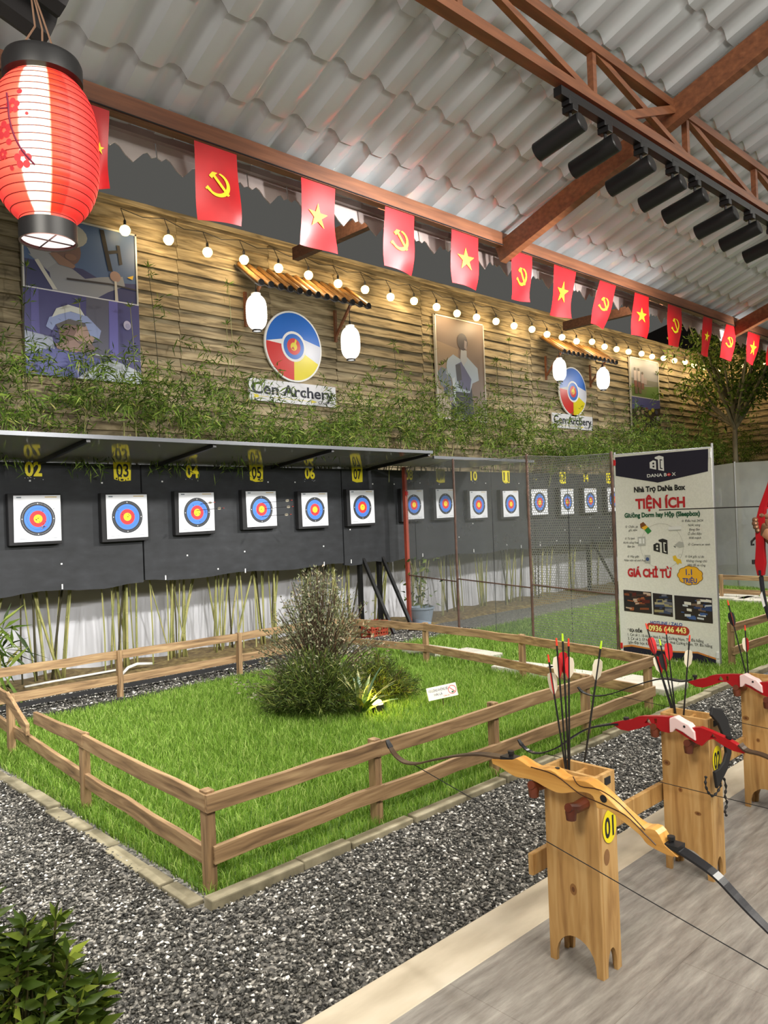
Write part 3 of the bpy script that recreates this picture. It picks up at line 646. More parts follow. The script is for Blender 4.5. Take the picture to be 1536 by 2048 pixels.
for s_ in (.12,2.1):
    for y in (BY0-.012, BY1+.012): b = MB(); b.box((-.02,y-.012,s_-.03),(.015,y+.012,s_+.03)); b.build('red_clip', RED, bn) if y > 4 else b.build('white_clip', WHITE, bn)
for y in (BY0,BY1): b = MB(); b.tube([(.012,y,0),(.012,y,BH+.03)], .013, 8); b.build('support_pole', GREYMETAL, bn)
b = MB(); b.tube([(.012,BY0,BH),(.012,BY1,BH-.015)], .011, 8); b.build('top_bar', GREYMETAL, bn)
# ------------------------------------------------------------------ low timber fences
def fence(label, base_pt, posts, rails, group='low fences round the lawns'):
    """posts: (x,y,h); rails: (p,q,axis) centre lines, board 0.09 x 0.026"""
    t = thing('lawn_fence', label, 'fence', base_pt, group)
    bx_, by_, _ = base_pt
    for x, y, h in posts:
        b = MB(); ln = random.uniform(-.008,.008); b.beam((x-bx_,y-by_,-0.02), (x-bx_+ln,y-by_+ln,h), .045, .055, (0,1,0)); b.build('post', FW[2], t, bevel=.003)
    for p, q, ax in rails:
        b = MB(); n = 5; P, Q = Vector(p), Vector(q); off = Vector((bx_,by_,0))
        pts = [P.lerp(Q, i/n)+Vector((0,0,random.uniform(-.006,.006) if 0 < i < n else 0)) - off for i in range(n+1)]
        d = (Q-P).normalized(); sd = Vector((-d.y, d.x, 0)).normalized()
        vs = []
        for k in pts:
            for a, c in ((-1,-1),(1,-1),(1,1),(-1,1)): vs.append(k+sd*a*.013+Vector((0,0,c*.039)))
        fs = [(0,1,2,3),(n*4+3,n*4+2,n*4+1,n*4)]+[(i*4+j,(i+1)*4+j,(i+1)*4+(j+1)%4,i*4+(j+1)%4) for i in range(n) for j in range(4)]
        b.add(vs, fs); b.build('rail', FW[ax], t, bevel=.003)
    return t
ZT, ZL = .395, .165
def zy(px, py, Y): return PY(px, py, Y)
# front run
f0 = Vector((1.74,2.98,0)); xs4 = [1.745, 2.74, 3.73, 4.76, 5.66]
fence('low timber fence along the front of the near lawn, nearest the bows', (1.74,3.0,0), [(x,3.02,.445) for x in xs4],
      [((1.715,2.985,ZT),(2.75,2.985,ZT+.005),0),((2.72,2.987,ZT),(3.74,2.985,ZT),0),((3.72,2.985,ZT),(5.69,2.985,ZT+.005),0),((1.745,2.985,ZL),(2.76,2.985,ZL+.005),0),((2.73,2.987,ZL),(4.2,2.985,ZL),0),((4.2,2.985,ZL),(5.69,2.985,ZL),0)])
# left run with the broken top rail
fence('low timber fence on the left of the near lawn with a snapped top rail', (1.78,4.4,0), [(1.79,4.45,.43),(1.86,5.92,.43),(1.95,7.10,.43)],
      [((1.725,2.99,ZT),(1.775,4.48,ZT),1),((1.77,4.40,ZT+.01),(1.83,5.34,ZT-.03),1),((1.835,5.50,ZT-.14),(1.845,5.93,ZT+.02),1),((1.845,5.90,ZT+.01),(1.96,7.12,ZT),1),((1.735,3.0,ZL-.01),(1.79,4.45,ZL),1),((1.79,4.43,ZL),(1.96,7.12,ZL),1)])
bk = [(3.2,7.06),(4.5,7.03),(5.85,7.10)]
fence('low timber fence along the back of the near lawn below the targets', (3.2,7.07,0), [(x,y,.44) for x, y in bk],
      [((1.96,7.09,ZT),(3.2,7.06,ZT+.005),0),((3.2,7.06,ZT+.005),(4.5,7.03,ZT),0),((4.5,7.03,ZT),(5.9,7.08,ZT+.01),0),((1.96,7.09,ZL),(3.2,7.06,ZL),0),((3.2,7.06,ZL),(5.9,7.08,ZL),0)])
fence('low timber fence on the right of the near lawn in front of the net', (6.02,5.0,0), [(6.12,5.85,.44),(6.02,4.49,.44)],
      [((5.93,7.08,ZT),(6.10,5.85,ZT),1),((6.10,5.85,ZT),(6.0,4.49,ZT),1),((6.0,4.49,ZT),(5.66,3.0,ZT+.01),1),((5.93,7.08,ZL),(6.10,5.85,ZL),1),((6.10,5.85,ZL),(5.66,3.0,ZL),1)])
fence('low timber fence on the front of the far lawn right of the banner', (7.7,3.2,0), [(x,3.22,.44) for x in (7.72,8.9,10.1,11.4,12.7)],
      [((7.68,3.19,ZT),(10.1,3.19,ZT),0),((10.1,3.19,ZT),(12.75,3.19,ZT),0),((7.68,3.19,ZL),(10.1,3.19,ZL),0),((10.1,3.19,ZL),(12.75,3.19,ZL),0)])
fence('low timber fence across the far end of the far lawn', (13.1,5.6,0), [(13.0,5.55,.44),(12.95,4.2,.44),(13.1,7.0,.44)],
      [((13.1,7.05,ZT),(12.9,3.2,ZT),1),((13.1,7.05,ZL),(12.9,3.2,ZL),1)])

# ------------------------------------------------------------------ lawns
GRASS = leafmat('lawn_grass', [(0.0, hexc(78,108,30)), (0.4, hexc(116,154,52)), (0.8, hexc(154,188,82)), (1.0, hexc(190,206,124))], .55, .35)
TURF = nmat('turf_soil', [(0.3, hexc(60,84,26)), (0.6, hexc(84,116,38)), (0.8, hexc(104,104,56))], 6, 5, (1,1,1), .9, .3)
def grass(name, label, region, n, hmin, hmax, wd, seed):
    r_ = np.random.default_rng(seed); x0, x1, y0, y1 = region
    p = np.column_stack([r_.uniform(x0,x1,n), r_.uniform(y0,y1,n)])
    patch = 0.5+0.28*np.sin(p[:,0]*2.1+1.3*np.sin(p[:,1]*1.7))+0.22*np.sin(p[:,1]*3.3+p[:,0]*.9)
    h = (hmin+(hmax-hmin)*r_.random(n))*(0.75+0.5*patch); tall = r_.random(n) < .012; h[tall] *= 1.8
    a = r_.uniform(0,2*PI,n); lean = r_.uniform(.1,.75,n); wv = wd*(0.7+0.6*r_.random(n))
    dx, dy = np.cos(a), np.sin(a); sa = r_.uniform(0,2*PI,n); sx, sy = np.cos(sa)*wv/2, np.sin(sa)*wv/2
    V = np.zeros((n,5,3)); V[:,0] = np.column_stack([p[:,0]-sx,p[:,1]-sy,np.zeros(n)]); V[:,1] = np.column_stack([p[:,0]+sx,p[:,1]+sy,np.zeros(n)])
    mx_, my_ = p[:,0]+dx*h*lean*.3, p[:,1]+dy*h*lean*.3
    V[:,2] = np.column_stack([mx_+sx*.8,my_+sy*.8,h*.6]); V[:,3] = np.column_stack([mx_-sx*.8,my_-sy*.8,h*.6])
    V[:,4] = np.column_stack([p[:,0]+dx*h*lean,p[:,1]+dy*h*lean,h*(1-.25*lean)])
    i = np.arange(n)*5; Fq = np.stack([np.stack([i,i+1,i+2],-1),np.stack([i,i+2,i+3],-1),np.stack([i+3,i+2,i+4],-1)],1).reshape(-1,3)
    o = npmesh(name, V.reshape(-1,3), Fq, 3, GRASS); return tag(o, label, 'grass', None, 'stuff')
b = MB(); b.box((1.72,2.95,-.02), (6.05,6.80,.006)); b.box((6.05,2.95,-.02), (22,6.9,.006)); struct(b.build('turf_base', TURF), 'dark turf under the grass blades')
grass('grass', 'short bright green grass of the near fenced lawn', (1.70,6.05,2.94,6.80), 150000, .035, .085, .0042, 1)
grass('grass', 'short green grass from the near fence across to the far lawn', (6.05,15.0,2.94,6.9), 130000, .04, .085, .0065, 2)
# stepping slabs on the grass
SLAB = nmat('pale_slab', [(0.3, hexc(168,164,152)), (0.7, hexc(196,192,180))], 5, 5, (1,1,1), .8, .1)
sl = [((858,1297),'first'),((945,1305),'second'),((1050,1332),'third'),((1130,1345),'fourth'),((1295,1364),'fifth')]
slab_lb = ['pale stepping slab nearest the gravel behind the fence','pale stepping slab between the two right-hand fence posts','pale stepping slab behind the fence post below the net','small pale stepping slab behind the lower fence rail','pale stepping slab beside the front corner post of the fence']
for ((px, py), _), lb in zip(sl, slab_lb):
    p = PZ(px, py, .07); b = MB(); b.box((-.19,-.28,-.06),(.19,.28,.0)); o = b.build('stepping_slab', SLAB, bevel=.01, loc=(p.x,p.y,.075)); o.rotation_euler[2] = random.uniform(-.1,.1); tag(o, lb, 'paving slab', 'stepping slabs on the grass')
for k, (px, py, lb) in enumerate(((1455,1192,'far pale stepping slab by the fence post right of the banner'),(1530,1198,'far pale stepping slab at the right edge beside the bow limb'))):
    p = PZ(px, py, .07); b = MB(); b.box((-.3,-.4,-.06),(.3,.4,.0)); o = b.build('stepping_slab', SLAB, bevel=.01, loc=(p.x,p.y,.075)); tag(o, lb, 'paving slab', 'stepping slabs on the grass')
# kerb bricks
KERB = nmat('old_kerb_stone', [(0.3, hexc(98,92,72)), (0.55, hexc(140,132,108)), (0.8, hexc(172,164,140))], 9, 6, (1,1,1), .85, .3, .12)
b = MB(); x = 1.655; rk = random.Random(2)
while x < 15:
    ln = rk.uniform(.28,.5); z = rk.uniform(.022,.045); y = 2.865+rk.uniform(-.012,.012); b.box((x,y,-.03),(x+ln-.012,y+.07,z)); x += ln
struct(b.build('trim_4', KERB, bevel=.006), 'row of pale kerb stones along the front of the lawn')
b = MB(); y = 2.95
while y < 8.3:
    ln = rk.uniform(.22,.42); z = rk.uniform(.006,.028); x = 1.61+rk.uniform(-.015,.015); b.box((x,y,-.03),(x+.075,y+ln-.02,z)) if rk.random() > .05 else None; y += ln
struct(b.build('trim_5', KERB, bevel=.006), 'row of pale kerb stones along the left of the lawn')
b = MB(); b.box((1.2,6.84,-.03),(6.05,6.865,.035)); struct(b.build('trim_6', mat('black_edging', (0.015,0.015,0.016), .6)), 'black edging strip behind the back fence')
b = MB(); b.box((1.0,7.60,-.08),(6.9,7.63,.0)); struct(b.build('trim_7', MATS['black_edging']), 'second black edging strip in the back gravel path')

# loose gravel stones
GST = leafmat('gravel_stone', [(0.0, hexc(36,36,35)), (0.45, hexc(74,73,69)), (0.72, hexc(110,107,101)), (0.88, hexc(160,156,148)), (1.0, hexc(244,242,236))], .55, .0)
def stones(region, dens, smin, smax, seed, label):
    r_ = np.random.default_rng(seed); x0, x1, y0, y1 = region; n = int((x1-x0)*(y1-y0)*dens)
    c = np.column_stack([r_.uniform(x0,x1,n), r_.uniform(y0,y1,n), r_.uniform(.001,.009,n)]); c[:,2] += -0.14*np.clip((c[:,1]-7.2)/1.2,0,1)
    s_ = r_.uniform(smin,smax,n); s_ *= np.where(r_.random(n) < .04, 1.6, 1.0)
    base_ = np.array([[1,0,0],[-1,0,0],[0,1,0],[0,-1,0],[0,0,1],[0,0,-1]], float)
    V = base_[None]*r_.uniform(.55,1.2,(n,6,1)); V += r_.uniform(-.25,.25,(n,6,3)); V *= (s_[:,None]*np.column_stack([np.ones(n), r_.uniform(.6,1,n), r_.uniform(.35,.6,n)]))[:,None,:]
    a = r_.uniform(0,2*PI,n); ca, sa = np.cos(a)[:,None], np.sin(a)[:,None]; X = V[:,:,0]*ca-V[:,:,1]*sa; Y = V[:,:,0]*sa+V[:,:,1]*ca; V[:,:,0], V[:,:,1] = X, Y
    tl = r_.uniform(-.5,.5,(n,1)); V[:,:,2] += V[:,:,0]*tl
    V += c[:,None,:]; f = np.array([[0,2,4],[2,1,4],[1,3,4],[3,0,4],[2,0,5],[1,2,5],[3,1,5],[0,3,5]])
    Fq = (np.arange(n)[:,None,None]*6+f[None]).reshape(-1,3)
    return tag(npmesh('gravel', V.reshape(-1,3), Fq, 3, GST), label, 'gravel', None, 'stuff')
stones((-.2,1.63,2.86,6.6), 5200, .007,.014, 1, 'loose grey gravel left of the near lawn')
stones((.5,7.5,1.86,2.86), 5600, .007,.014, 2, 'loose grey gravel strip between platform and near lawn')
stones((.6,8.4,6.9,8.5), 2200, .012,.022, 3, 'loose grey gravel path behind the back fence')
stones((-.2,1.6,6.6,8.4), 2200, .010,.018, 4, 'loose grey gravel far left by the white wall')
stones((6.3,7.9,6.9,7.3), 1500, .012,.022, 5, 'loose gravel spilling past the corner of the back fence')

# ------------------------------------------------------------------ leaves
def leaves(name, P, D, Lh, W, m, parent, droop=.25, seed=0):
    """P base points, D unit directions, folded lance-shaped leaves"""
    P, D = np.asarray(P), np.asarray(D); n = len(P); r_ = np.random.default_rng(seed); D = D/np.linalg.norm(D,axis=1)[:,None]
    Lh = np.broadcast_to(Lh,(n,))*r_.uniform(.7,1.15,n); W = np.broadcast_to(W,(n,))*r_.uniform(.8,1.2,n)
    rnd = r_.normal(size=(n,3))+np.array([0,0,.4]); S = np.cross(D, rnd); S /= np.linalg.norm(S,axis=1)[:,None]+1e-9
    up = np.cross(S,D)
    mid = P+D*(Lh*.42)[:,None]; tip = P+D*Lh[:,None]; tip[:,2] -= droop*Lh; mid[:,2] -= droop*.3*Lh
    V = np.stack([P, mid+S*(W/2)[:,None]+up*(W*.18)[:,None], tip, mid-S*(W/2)[:,None]+up*(W*.18)[:,None], mid],1)
    i = np.arange(n)*5; Fq = np.stack([np.stack([i,i+1,i+4],-1),np.stack([i+4,i+1,i+2],-1),np.stack([i,i+4,i+3],-1),np.stack([i+4,i+2,i+3],-1)],1).reshape(-1,3)
    return npmesh(name, V.reshape(-1,3), Fq, 3, m, parent)
def dirs(n, r_, up=0.2, spread=1.0):
    d = r_.normal(size=(n,3))*spread; d[:,2] += up; return d/np.linalg.norm(d,axis=1)[:,None]
BLEAF = leafmat('bamboo_leaf', [(0.0, hexc(42,60,18)), (0.35, hexc(74,100,32)), (0.7, hexc(112,140,54)), (0.93, hexc(146,166,76)), (1.0, hexc(172,164,92))], .5, .35)
CANE = nmat('bamboo_cane', [(0.3, hexc(118,124,70)), (0.5, hexc(150,150,92)), (0.72, hexc(176,166,112))], 5, 3, (6,6,1), .45, 0, .14)
CANED = mat('dark_cane', hexc(62,58,36), .55)
cxs = [1.2, 2.45, 3.25, 4.15, 4.85, 5.55, 6.3, 6.95, 7.6, 8.35, 9.2, 10.1, 11.0, 11.9, 12.8, 13.7, 14.8, 15.9, 17.0, 18.2, 19.5, 20.8]
def bamboo(cx, cyy, label, seed, ncane, whip, zband=(2.5,3.05), dens=1.0, yr=(7.75,9.3), xr=.62, extra=0):
    r_ = random.Random(seed); q = np.random.default_rng(seed+50); t = thing('bamboo_clump', label, 'bamboo', (cx,cyy,-.10), 'bamboo clumps along the wall')
    P, D = [], []
    for k in range(ncane):
        b0 = (r_.uniform(-.17,.17), r_.uniform(-.1,.1), -.04); lean = r_.gauss(0,.07) if r_.random() < .75 else r_.uniform(-.32,.32)
        h = r_.uniform(2.5,3.0); rad = r_.uniform(.009,.019); pts = []; rr = []
        for j in range(9):
            s_ = j/8; pts.append((b0[0]+lean*h*s_, b0[1]-.28*s_*s_*r_.uniform(.6,1.2), b0[2]+h*s_)); rr.append(rad*(1-.55*s_)*(1.0))
        b = MB(); b.tube(pts, rr, 7)
        for j in range(1,8):     # nodes
            p = Vector(pts[j]); b.lathe([(rr[j]*1.02,-.006),(rr[j]*1.22,0),(rr[j]*1.02,.006)], p, 7)
        b.build('cane', CANE if r_.random() > .15 else CANED, t, smooth=True)
    for k in range(whip):
        x = r_.uniform(-xr,xr); h = r_.uniform(3.5,5.0); b = MB(); lx = r_.uniform(-.05,.05); pts = [(x+lx*(z_-1.0)+.03*math.sin(z_*2+k), -.12, z_) for z_ in np.linspace(-.06,h,10)]
        b.tube(pts, [.010-.0007*j for j in range(10)], 5); b.build('cane', CANED if r_.random() < .5 else CANE, t)
        for z_ in np.arange(2.9,h,.22):
            if r_.random() < .55: continue
            n = r_.randint(5,12); c = np.array([x+lx*(z_-1)+r_.uniform(-.08,.08), -.12+r_.uniform(-.06,.06), z_]); P += [c+q.normal(size=3)*.035 for _ in range(n)]; D += list(dirs(n,q,-.1,.6))
        n = 12; P += [np.array([pts[-1][0],-.12,h])]*n; D += list(dirs(n,q,.6,.5))
    for k in range(int(34*dens)):
        yy = r_.uniform(*yr)-cyy; zc = r_.uniform(*zband)+.1+abs(r_.gauss(0,.30 if zband[1] > 2.8 else .12)); c = np.array([r_.uniform(-xr,xr), yy, zc]); n = r_.randint(18,32)
        axis = dirs(1,q,.5,.5)[0]
        for j in range(n):
            s_ = r_.uniform(0,.30); P.append(c+axis*s_+q.normal(size=3)*.03); d = axis*.5+dirs(1,q,-.15,.8)[0]; D.append(d)
    for k in range(extra):
        c = np.array([r_.uniform(-.9,-.15), r_.uniform(-.35,.1), r_.uniform(2.8,4.9)]); n = 16; P += [c+q.normal(size=3)*.08 for _ in range(n)]; D += list(dirs(n,q,-.15,.7))
    P = np.array(P); P[:,1] = np.minimum(P[:,1], 9.17-cyy); D = np.array(D); D[:,1] = np.where(P[:,1] > 9.05-cyy, -np.abs(D[:,1]), D[:,1]); o = leaves('foliage', P, D, .125, .015, BLEAF, t, .22, seed); return t
for i, x in enumerate(cxs):
    left = x < 8
    lb = ['bamboo clump at the far left end of the white wall','bamboo clump below the leftmost target','bamboo clump between the two leftmost targets','bamboo clump with a leaning cane below the torn yellow plate','bamboo clump below the target with a lone arrow','bamboo clump just left of the target with three arrows','bamboo clump below the target with three arrows','bamboo clump below the target with peeling digits','bamboo clump left of the braced black legs','bamboo clump behind the red post',
          'bamboo clump behind the net beside the plant pot','bamboo clump behind the first net panel, next right of the pot','bamboo clump behind the second net panel, left half','bamboo clump behind the second net panel near the rusty post','bamboo clump behind the perforated net panel, left half','bamboo clump behind the perforated net panel beside the banner','bamboo clump hidden low behind the banner, leafy top below the team photo','bamboo clump with leafy top right of the team photo poster','bamboo clump with leafy top left of the far wall corner','bamboo clump with leafy top just short of the far wall corner','bamboo clump with leafy top under the small tree','bamboo clump tight in the far wall corner'][i]
    bamboo(x, 9.02, lb, 100+i, 10 if left else (6 if i < 16 else 2), (5 if i == 1 else 0 if i in (7,8,15) else 2 if i % 2 else 1), zband=(2.45,2.72) if i in (6,7,14,15) else (2.5,3.05), dens=1.9 if x < 12 else 2.2, extra=46 if i == 1 else 0)
for k, y in enumerate((7.6, 6.3, 5.0)):
    bamboo(21.1, y, ['bamboo clump along the right wall nearest the corner','bamboo clump along the middle of the right wall','bamboo clump along the right wall farthest from the corner'][k], 300+k, 1, 0, (2.3,3.1), 1.6, (y-.7,y+.7), .5)
# sprays hanging under the canopy in front of the boards
for k, (x0, n) in enumerate(((2.25,4),(3.42,3),(4.42,3),(5.30,3))):
    P, D = [], []; q = np.random.default_rng(70+k)
    for j in range(n):
        c = np.array([x0+j*.15, 8.5+q.uniform(-.1,.1), 2.37-.05*q.random()]); m_ = 28; P += [c+q.normal(size=3)*.07 for _ in range(m_)]; D += list(dirs(m_,q,-.5,.8))
    o = leaves('bamboo_spray', P, D, .13, .013, BLEAF, None, .2, k)
    tag(o, ['bamboo leaves drooping under the canopy left of sticker 02','bamboo leaves drooping under the canopy between stickers 02 and 03','bamboo leaves drooping under the canopy between stickers 03 and 04','bamboo leaves drooping under the canopy between stickers 04 and 05'][k], 'leaves', None, 'stuff')

# bush group on the near lawn
JUN = leafmat('juniper_needle', [(0.0, hexc(32,44,14)), (0.5, hexc(62,80,28)), (0.85, hexc(100,116,48)), (1.0, hexc(136,140,76))], .6, .2)
def spray_bush(name, label, cat, c, rx, ry, h, n, m, llen, lw, seed, shape='low', per=26, bare=.35, zmin=0.0):
    q = np.random.default_rng(seed); t = thing(name, label, cat, c); P, D = [], []; b = MB()
    for k in range(n):
        a = q.uniform(0,2*PI); s_ = math.sqrt(q.random()) if shape == 'low' else q.random()**.4
        if shape == 'low': end = np.array([rx*s_*math.cos(a), ry*s_*math.sin(a), h*(1-.72*s_*s_)*q.uniform(.45,1.0)+.03])
        else:
            zz_ = q.uniform(.10,1.0); rad = (1-zz_)**.62*(.85+.15*math.sin(3*a+5*zz_))+.06; end = np.array([rx*rad*s_*math.cos(a), ry*rad*s_*math.sin(a), h*zz_])
        root = np.array([end[0]*.25, end[1]*.25, .02+end[2]*(.1 if shape == 'low' else .35)])
        if k % 3 == 0: b.tube([root, root*.5+end*.5+np.array([0,0,.03]), end], [.008,.005,.002], 4)
        for j in range(per):
            f = bare+(1-bare)*q.random(); p = root+(end-root)*f+q.normal(size=3)*.018; d = (end-root); d = d/np.linalg.norm(d)+q.normal(size=3)*.65; P.append(p); D.append(d)
    b.build('branches', mat('twig', hexc(72,56,40), .8), t); leaves('foliage', P, D, llen, lw, m, t, .05, seed); return t
spray_bush('juniper_bush', 'low dark green juniper bush spreading on the near lawn', 'bush', (3.97,5.08,0), .47, .47, .55, 420, JUN, .075, .006, 5, per=34)
spray_bush('juniper_bush', 'smaller olive juniper bush behind the lit agave', 'bush', (4.60,5.02,0), .40, .40, .42, 240, JUN, .07, .006, 6, per=30)
SHR = leafmat('grey_shrub_leaf', [(0.0, hexc(76,84,58)), (0.5, hexc(116,122,90)), (0.85, hexc(152,150,122)), (1.0, hexc(180,160,136))], .6, .3)
spray_bush('airy_shrub', 'tall airy grey green shrub rising behind the juniper', 'shrub', (4.30,5.42,0), .98, .86, 1.18, 600, SHR, .036, .014, 9, 'tall', 11, .5)
# agave with its ground light
ag = thing('agave_plant', 'spiky variegated agave lit yellow from below on the lawn', 'plant', (4.16,4.72,0))
AGM = nmat('agave_leaf', [(0.44, hexc(104,122,80)), (0.5, hexc(176,170,110)), (0.58, hexc(82,108,82))], 7, 1, (1,1,.1), .45)
q = random.Random(3)
for k in range(26):
    a = q.uniform(0,2*PI); el = q.uniform(.55,1.45); L_ = q.uniform(.26,.44); b = MB(); d = Vector((math.cos(a)*math.cos(el), math.sin(a)*math.cos(el), math.sin(el))); sd = Vector((-math.sin(a), math.cos(a), 0)); up = sd.cross(d); vs = []; fs = []
    for j in range(7):
        s_ = j/6; w_ = .024*(0.6+1.5*s_*(1-s_))*(1-s_**3)+.001; p = d*L_*s_+Vector((math.cos(a),math.sin(a),0))*(.07*s_*s_)-Vector((0,0,.06*s_**3))+Vector((0,0,.02))
        vs += [p-sd*w_+up*.4*w_, p-up*.003, p+sd*w_+up*.4*w_]
    for j in range(6): fs += [(3*j,3*j+1,3*j+4,3*j+3),(3*j+1,3*j+2,3*j+5,3*j+4)]
    b.add(vs, fs); b.build('leaf', AGM, ag, smooth=True)
gl = thing('ground_spotlight', 'yellow ground light glowing in the grass at the agave', 'lamp', (4.28,4.66,0))
b = MB(); b.lathe([(0,.0),(.05,.0),(.055,.05),(.05,.085),(.045,.085)], (0,0,0), 16); b.build('housing', BLACK, gl, smooth='auto')
b = MB(); b.lathe([(.0,.125),(.03,.115),(.05,.08)], (0,0,0), 16); b.build('lens', emis('yellow_lamp_glass', (1.0,.78,.18), 14), gl)
light('ground_spot_beam', 'POINT', (4.225,4.635,.15), 13, (1.0,.72,.08), .04)

# shrub at the bottom left corner
SH2 = leafmat('broad_shrub_leaf', [(0.0, hexc(38,52,14)), (0.5, hexc(60,80,24)), (0.85, hexc(90,108,38)), (1.0, hexc(136,150,56))], .4, .25)
t = thing('leafy_shrub', 'leafy green shrub in the bottom left corner on the gravel', 'shrub', (.52,1.80,0)); P, D = [], []; q = np.random.default_rng(21); b = MB()
for k in range(110):
    a = q.uniform(0,2*PI); s_ = math.sqrt(q.random()); e = np.array([.21*s_*math.cos(a), .21*s_*math.sin(a), .86*(1-.35*s_**2)*q.uniform(.55,1.0)])
    b.tube([(e[0]*.3,e[1]*.3,.0), (e[0]*.7,e[1]*.7,e[2]*.55), e], [.006,.004,.003], 5)
    ax = np.array([e[0]*.7,e[1]*.7,.5]); ax /= np.linalg.norm(ax)
    for lev, n in ((0,7),(.025,6),(.055,6),(.10,5)):
        for j in range(n):
            an = 2*PI*j/n+q.uniform(0,.8); u1 = np.cross(ax,[1,0,.1]); u1 /= np.linalg.norm(u1); u2 = np.cross(ax,u1); P.append(e-ax*lev); D.append(u1*math.cos(an)+u2*math.sin(an)+ax*(.75-lev*7+q.uniform(-.15,.15)))
b.build('stems', mat('shrub_stem', hexc(74,70,34), .7), t); o = leaves('foliage', P, D, .062, .020, SH2, t, .18, 22)
# pointed-leaf plant at the foot of the white wall, left edge
t = thing('dracaena_plant', 'pointed-leaf plant at the left edge before the white wall', 'plant', (2.46,8.15,-.11)); P, D = [], []; q = np.random.default_rng(31)
for zc, n in ((.75,20),(.55,18),(.35,18),(.2,14)): P += [np.array([q.normal()*.06,q.normal()*.06,zc])]*1*1 if False else [np.array([q.normal()*.08,q.normal()*.06,zc]) for _ in range(n)]; D += list(dirs(n,q,.25,.8))
leaves('foliage', P, D, .42, .04, BLEAF, t, .35, 5); b = MB(); b.tube([(0,0,0),(.02,0,.4),(0,0,.75)], .012, 6); b.build('stem', CANE, t)
# small tree in the far corner
tr_ = thing('small_tree', 'small spreading tree in the far corner under the string lights', 'tree', (19.45,7.8,0)); b = MB(); BARK = nmat('pale_bark', [(0.3, hexc(92,84,66)), (0.7, hexc(150,138,112))], 9, 4, (1,1,.3), .8, .2)
b.tube([(0,0,0),(.02,0,1.5),(-.02,.02,3.0),(.03,0,4.0)], [.075,.066,.06,.055], 9); b.build('trunk', BARK, tr_, smooth=True); P, D = [], []; q = np.random.default_rng(41); b = MB()
for k in range(26):
    a = q.uniform(0,2*PI); e = np.array([2.0*math.cos(a)*q.uniform(.4,1), 1.7*math.sin(a)*q.uniform(.4,1), q.uniform(4.7,6.7)]); r0 = np.array([0,0,q.uniform(3.4,4.1)]); md_ = r0*.5+e*.5+np.array([0,0,-.15])
    b.tube([r0,md_,e], [.045,.028,.008], 5)
    for j in range(16):
        f = q.uniform(.3,1.05); c = (r0+(e-r0)*f)+q.normal(size=3)*.25; n = 12; P += [c+q.normal(size=3)*.09 for _ in range(n)]; D += list(dirs(n,q,.0,.8))
b.build('branches', BARK, tr_); leaves('foliage', P, D, .15, .05, BLEAF, tr_, .2, 43)

# odds and ends below the red post
POTX, POTY = PZ(826,1236,0).x, PZ(826,1236,0).y
pt = thing('plant_pot', 'grey blue plant pot at the foot of the red post behind the net', 'plant pot', (8.72,8.40,-.14)); b = MB(); b.lathe([(0,0),(.13,0),(.19,.30),(.205,.30),(.205,.33),(.18,.33),(.17,.28),(0,.27)], (0,0,0), 24); b.build('pot', mat('grey_blue_plastic', hexc(150,166,182), .5), pt, smooth='auto')
b = MB(); b.lathe([(0,0),(.2,0),(.22,.03),(.2,.03)], (0,0,0), 20); b.build('saucer', mat('blue_plastic', hexc(40,70,170), .45), pt); P, D = [], []; q = np.random.default_rng(51)
for k in range(70): P.append(np.array([q.normal()*.12,q.normal()*.12,q.uniform(.35,1.1)])); D.append(dirs(1,q,.2,.8)[0])
leaves('foliage', P, D, .12, .05, BLEAF, pt, .2, 52); b = MB()
for k in range(5): b.tube([(0,0,.28),(.08*math.cos(k*1.3),.08*math.sin(k*1.3),.7),(.15*math.cos(k*1.3),.15*math.sin(k*1.3),1.05)], .006, 5)
b.build('stems', CANE, pt)
CR = PZ(752,1247,0)
cr = thing('plastic_crate', 'small red brown slotted crate below target 07', 'crate', (7.62,8.30,-.13)); b = MB()
for z_ in (.02,.08,.14,.20):
    for s_ in (-1,1): b.box((-.16,s_*.11-.006,z_),(.16,s_*.11+.006,z_+.035)); b.box((s_*.16-.006,-.11,z_),(s_*.16+.006,.11,z_+.035))
for x in np.linspace(-.15,.15,7): b.box((x-.008,-.117,0),(x+.008,-.104,.24)); b.box((x-.008,.104,0),(x+.008,.117,.24))
b.box((-.16,-.11,0),(.16,.11,.01)); b.build('slotted_basket', mat('brick_red_plastic', hexc(160,66,44), .55), cr)
t = thing('dry_branch', 'dry leafy branch lying beside the red crate', 'branch', (7.35,8.25,-.125)); P, D = [], []; q = np.random.default_rng(61)
for k in range(46): P.append(np.array([q.uniform(-.3,.3),q.normal()*.07,q.uniform(.02,.3)])); D.append(dirs(1,q,.2,.8)[0])
leaves('dry_leaves', P, D, .11, .04, leafmat('dry_leaf', [(0, hexc(110,80,44)),(.6, hexc(176,150,110)),(1, hexc(220,204,180))], .7, .2), t, .1, 62); b = MB(); b.tube([(-.4,0,.02),(0,.02,.1),(.35,0,.25)], .01, 6); b.build('stick', CANED, t)
b = MB(); p0 = PZ(322,1313,.12); b.tube([(-.12,0,0.0),(-.04,0,.07),(.08,.02,.09),(.28,.05,.06)], .018, 8); o = b.build('drain_pipe', mat('white_pvc', hexc(220,220,214), .5), None, True, loc=(4.05,8.62,-.10)); tag(o, 'short bent white plastic pipe lying in the soil bank', 'pipe')
b = MB(); b.tube([(0,0,0),(.5,.05,.0),(1.1,.03,.01)], .013, 8); o = b.build('drain_pipe', MATS['white_pvc'], None, True, loc=(2.9,8.75,-.075)); tag(o, 'straight white plastic pipe lying at the foot of the white wall', 'pipe')
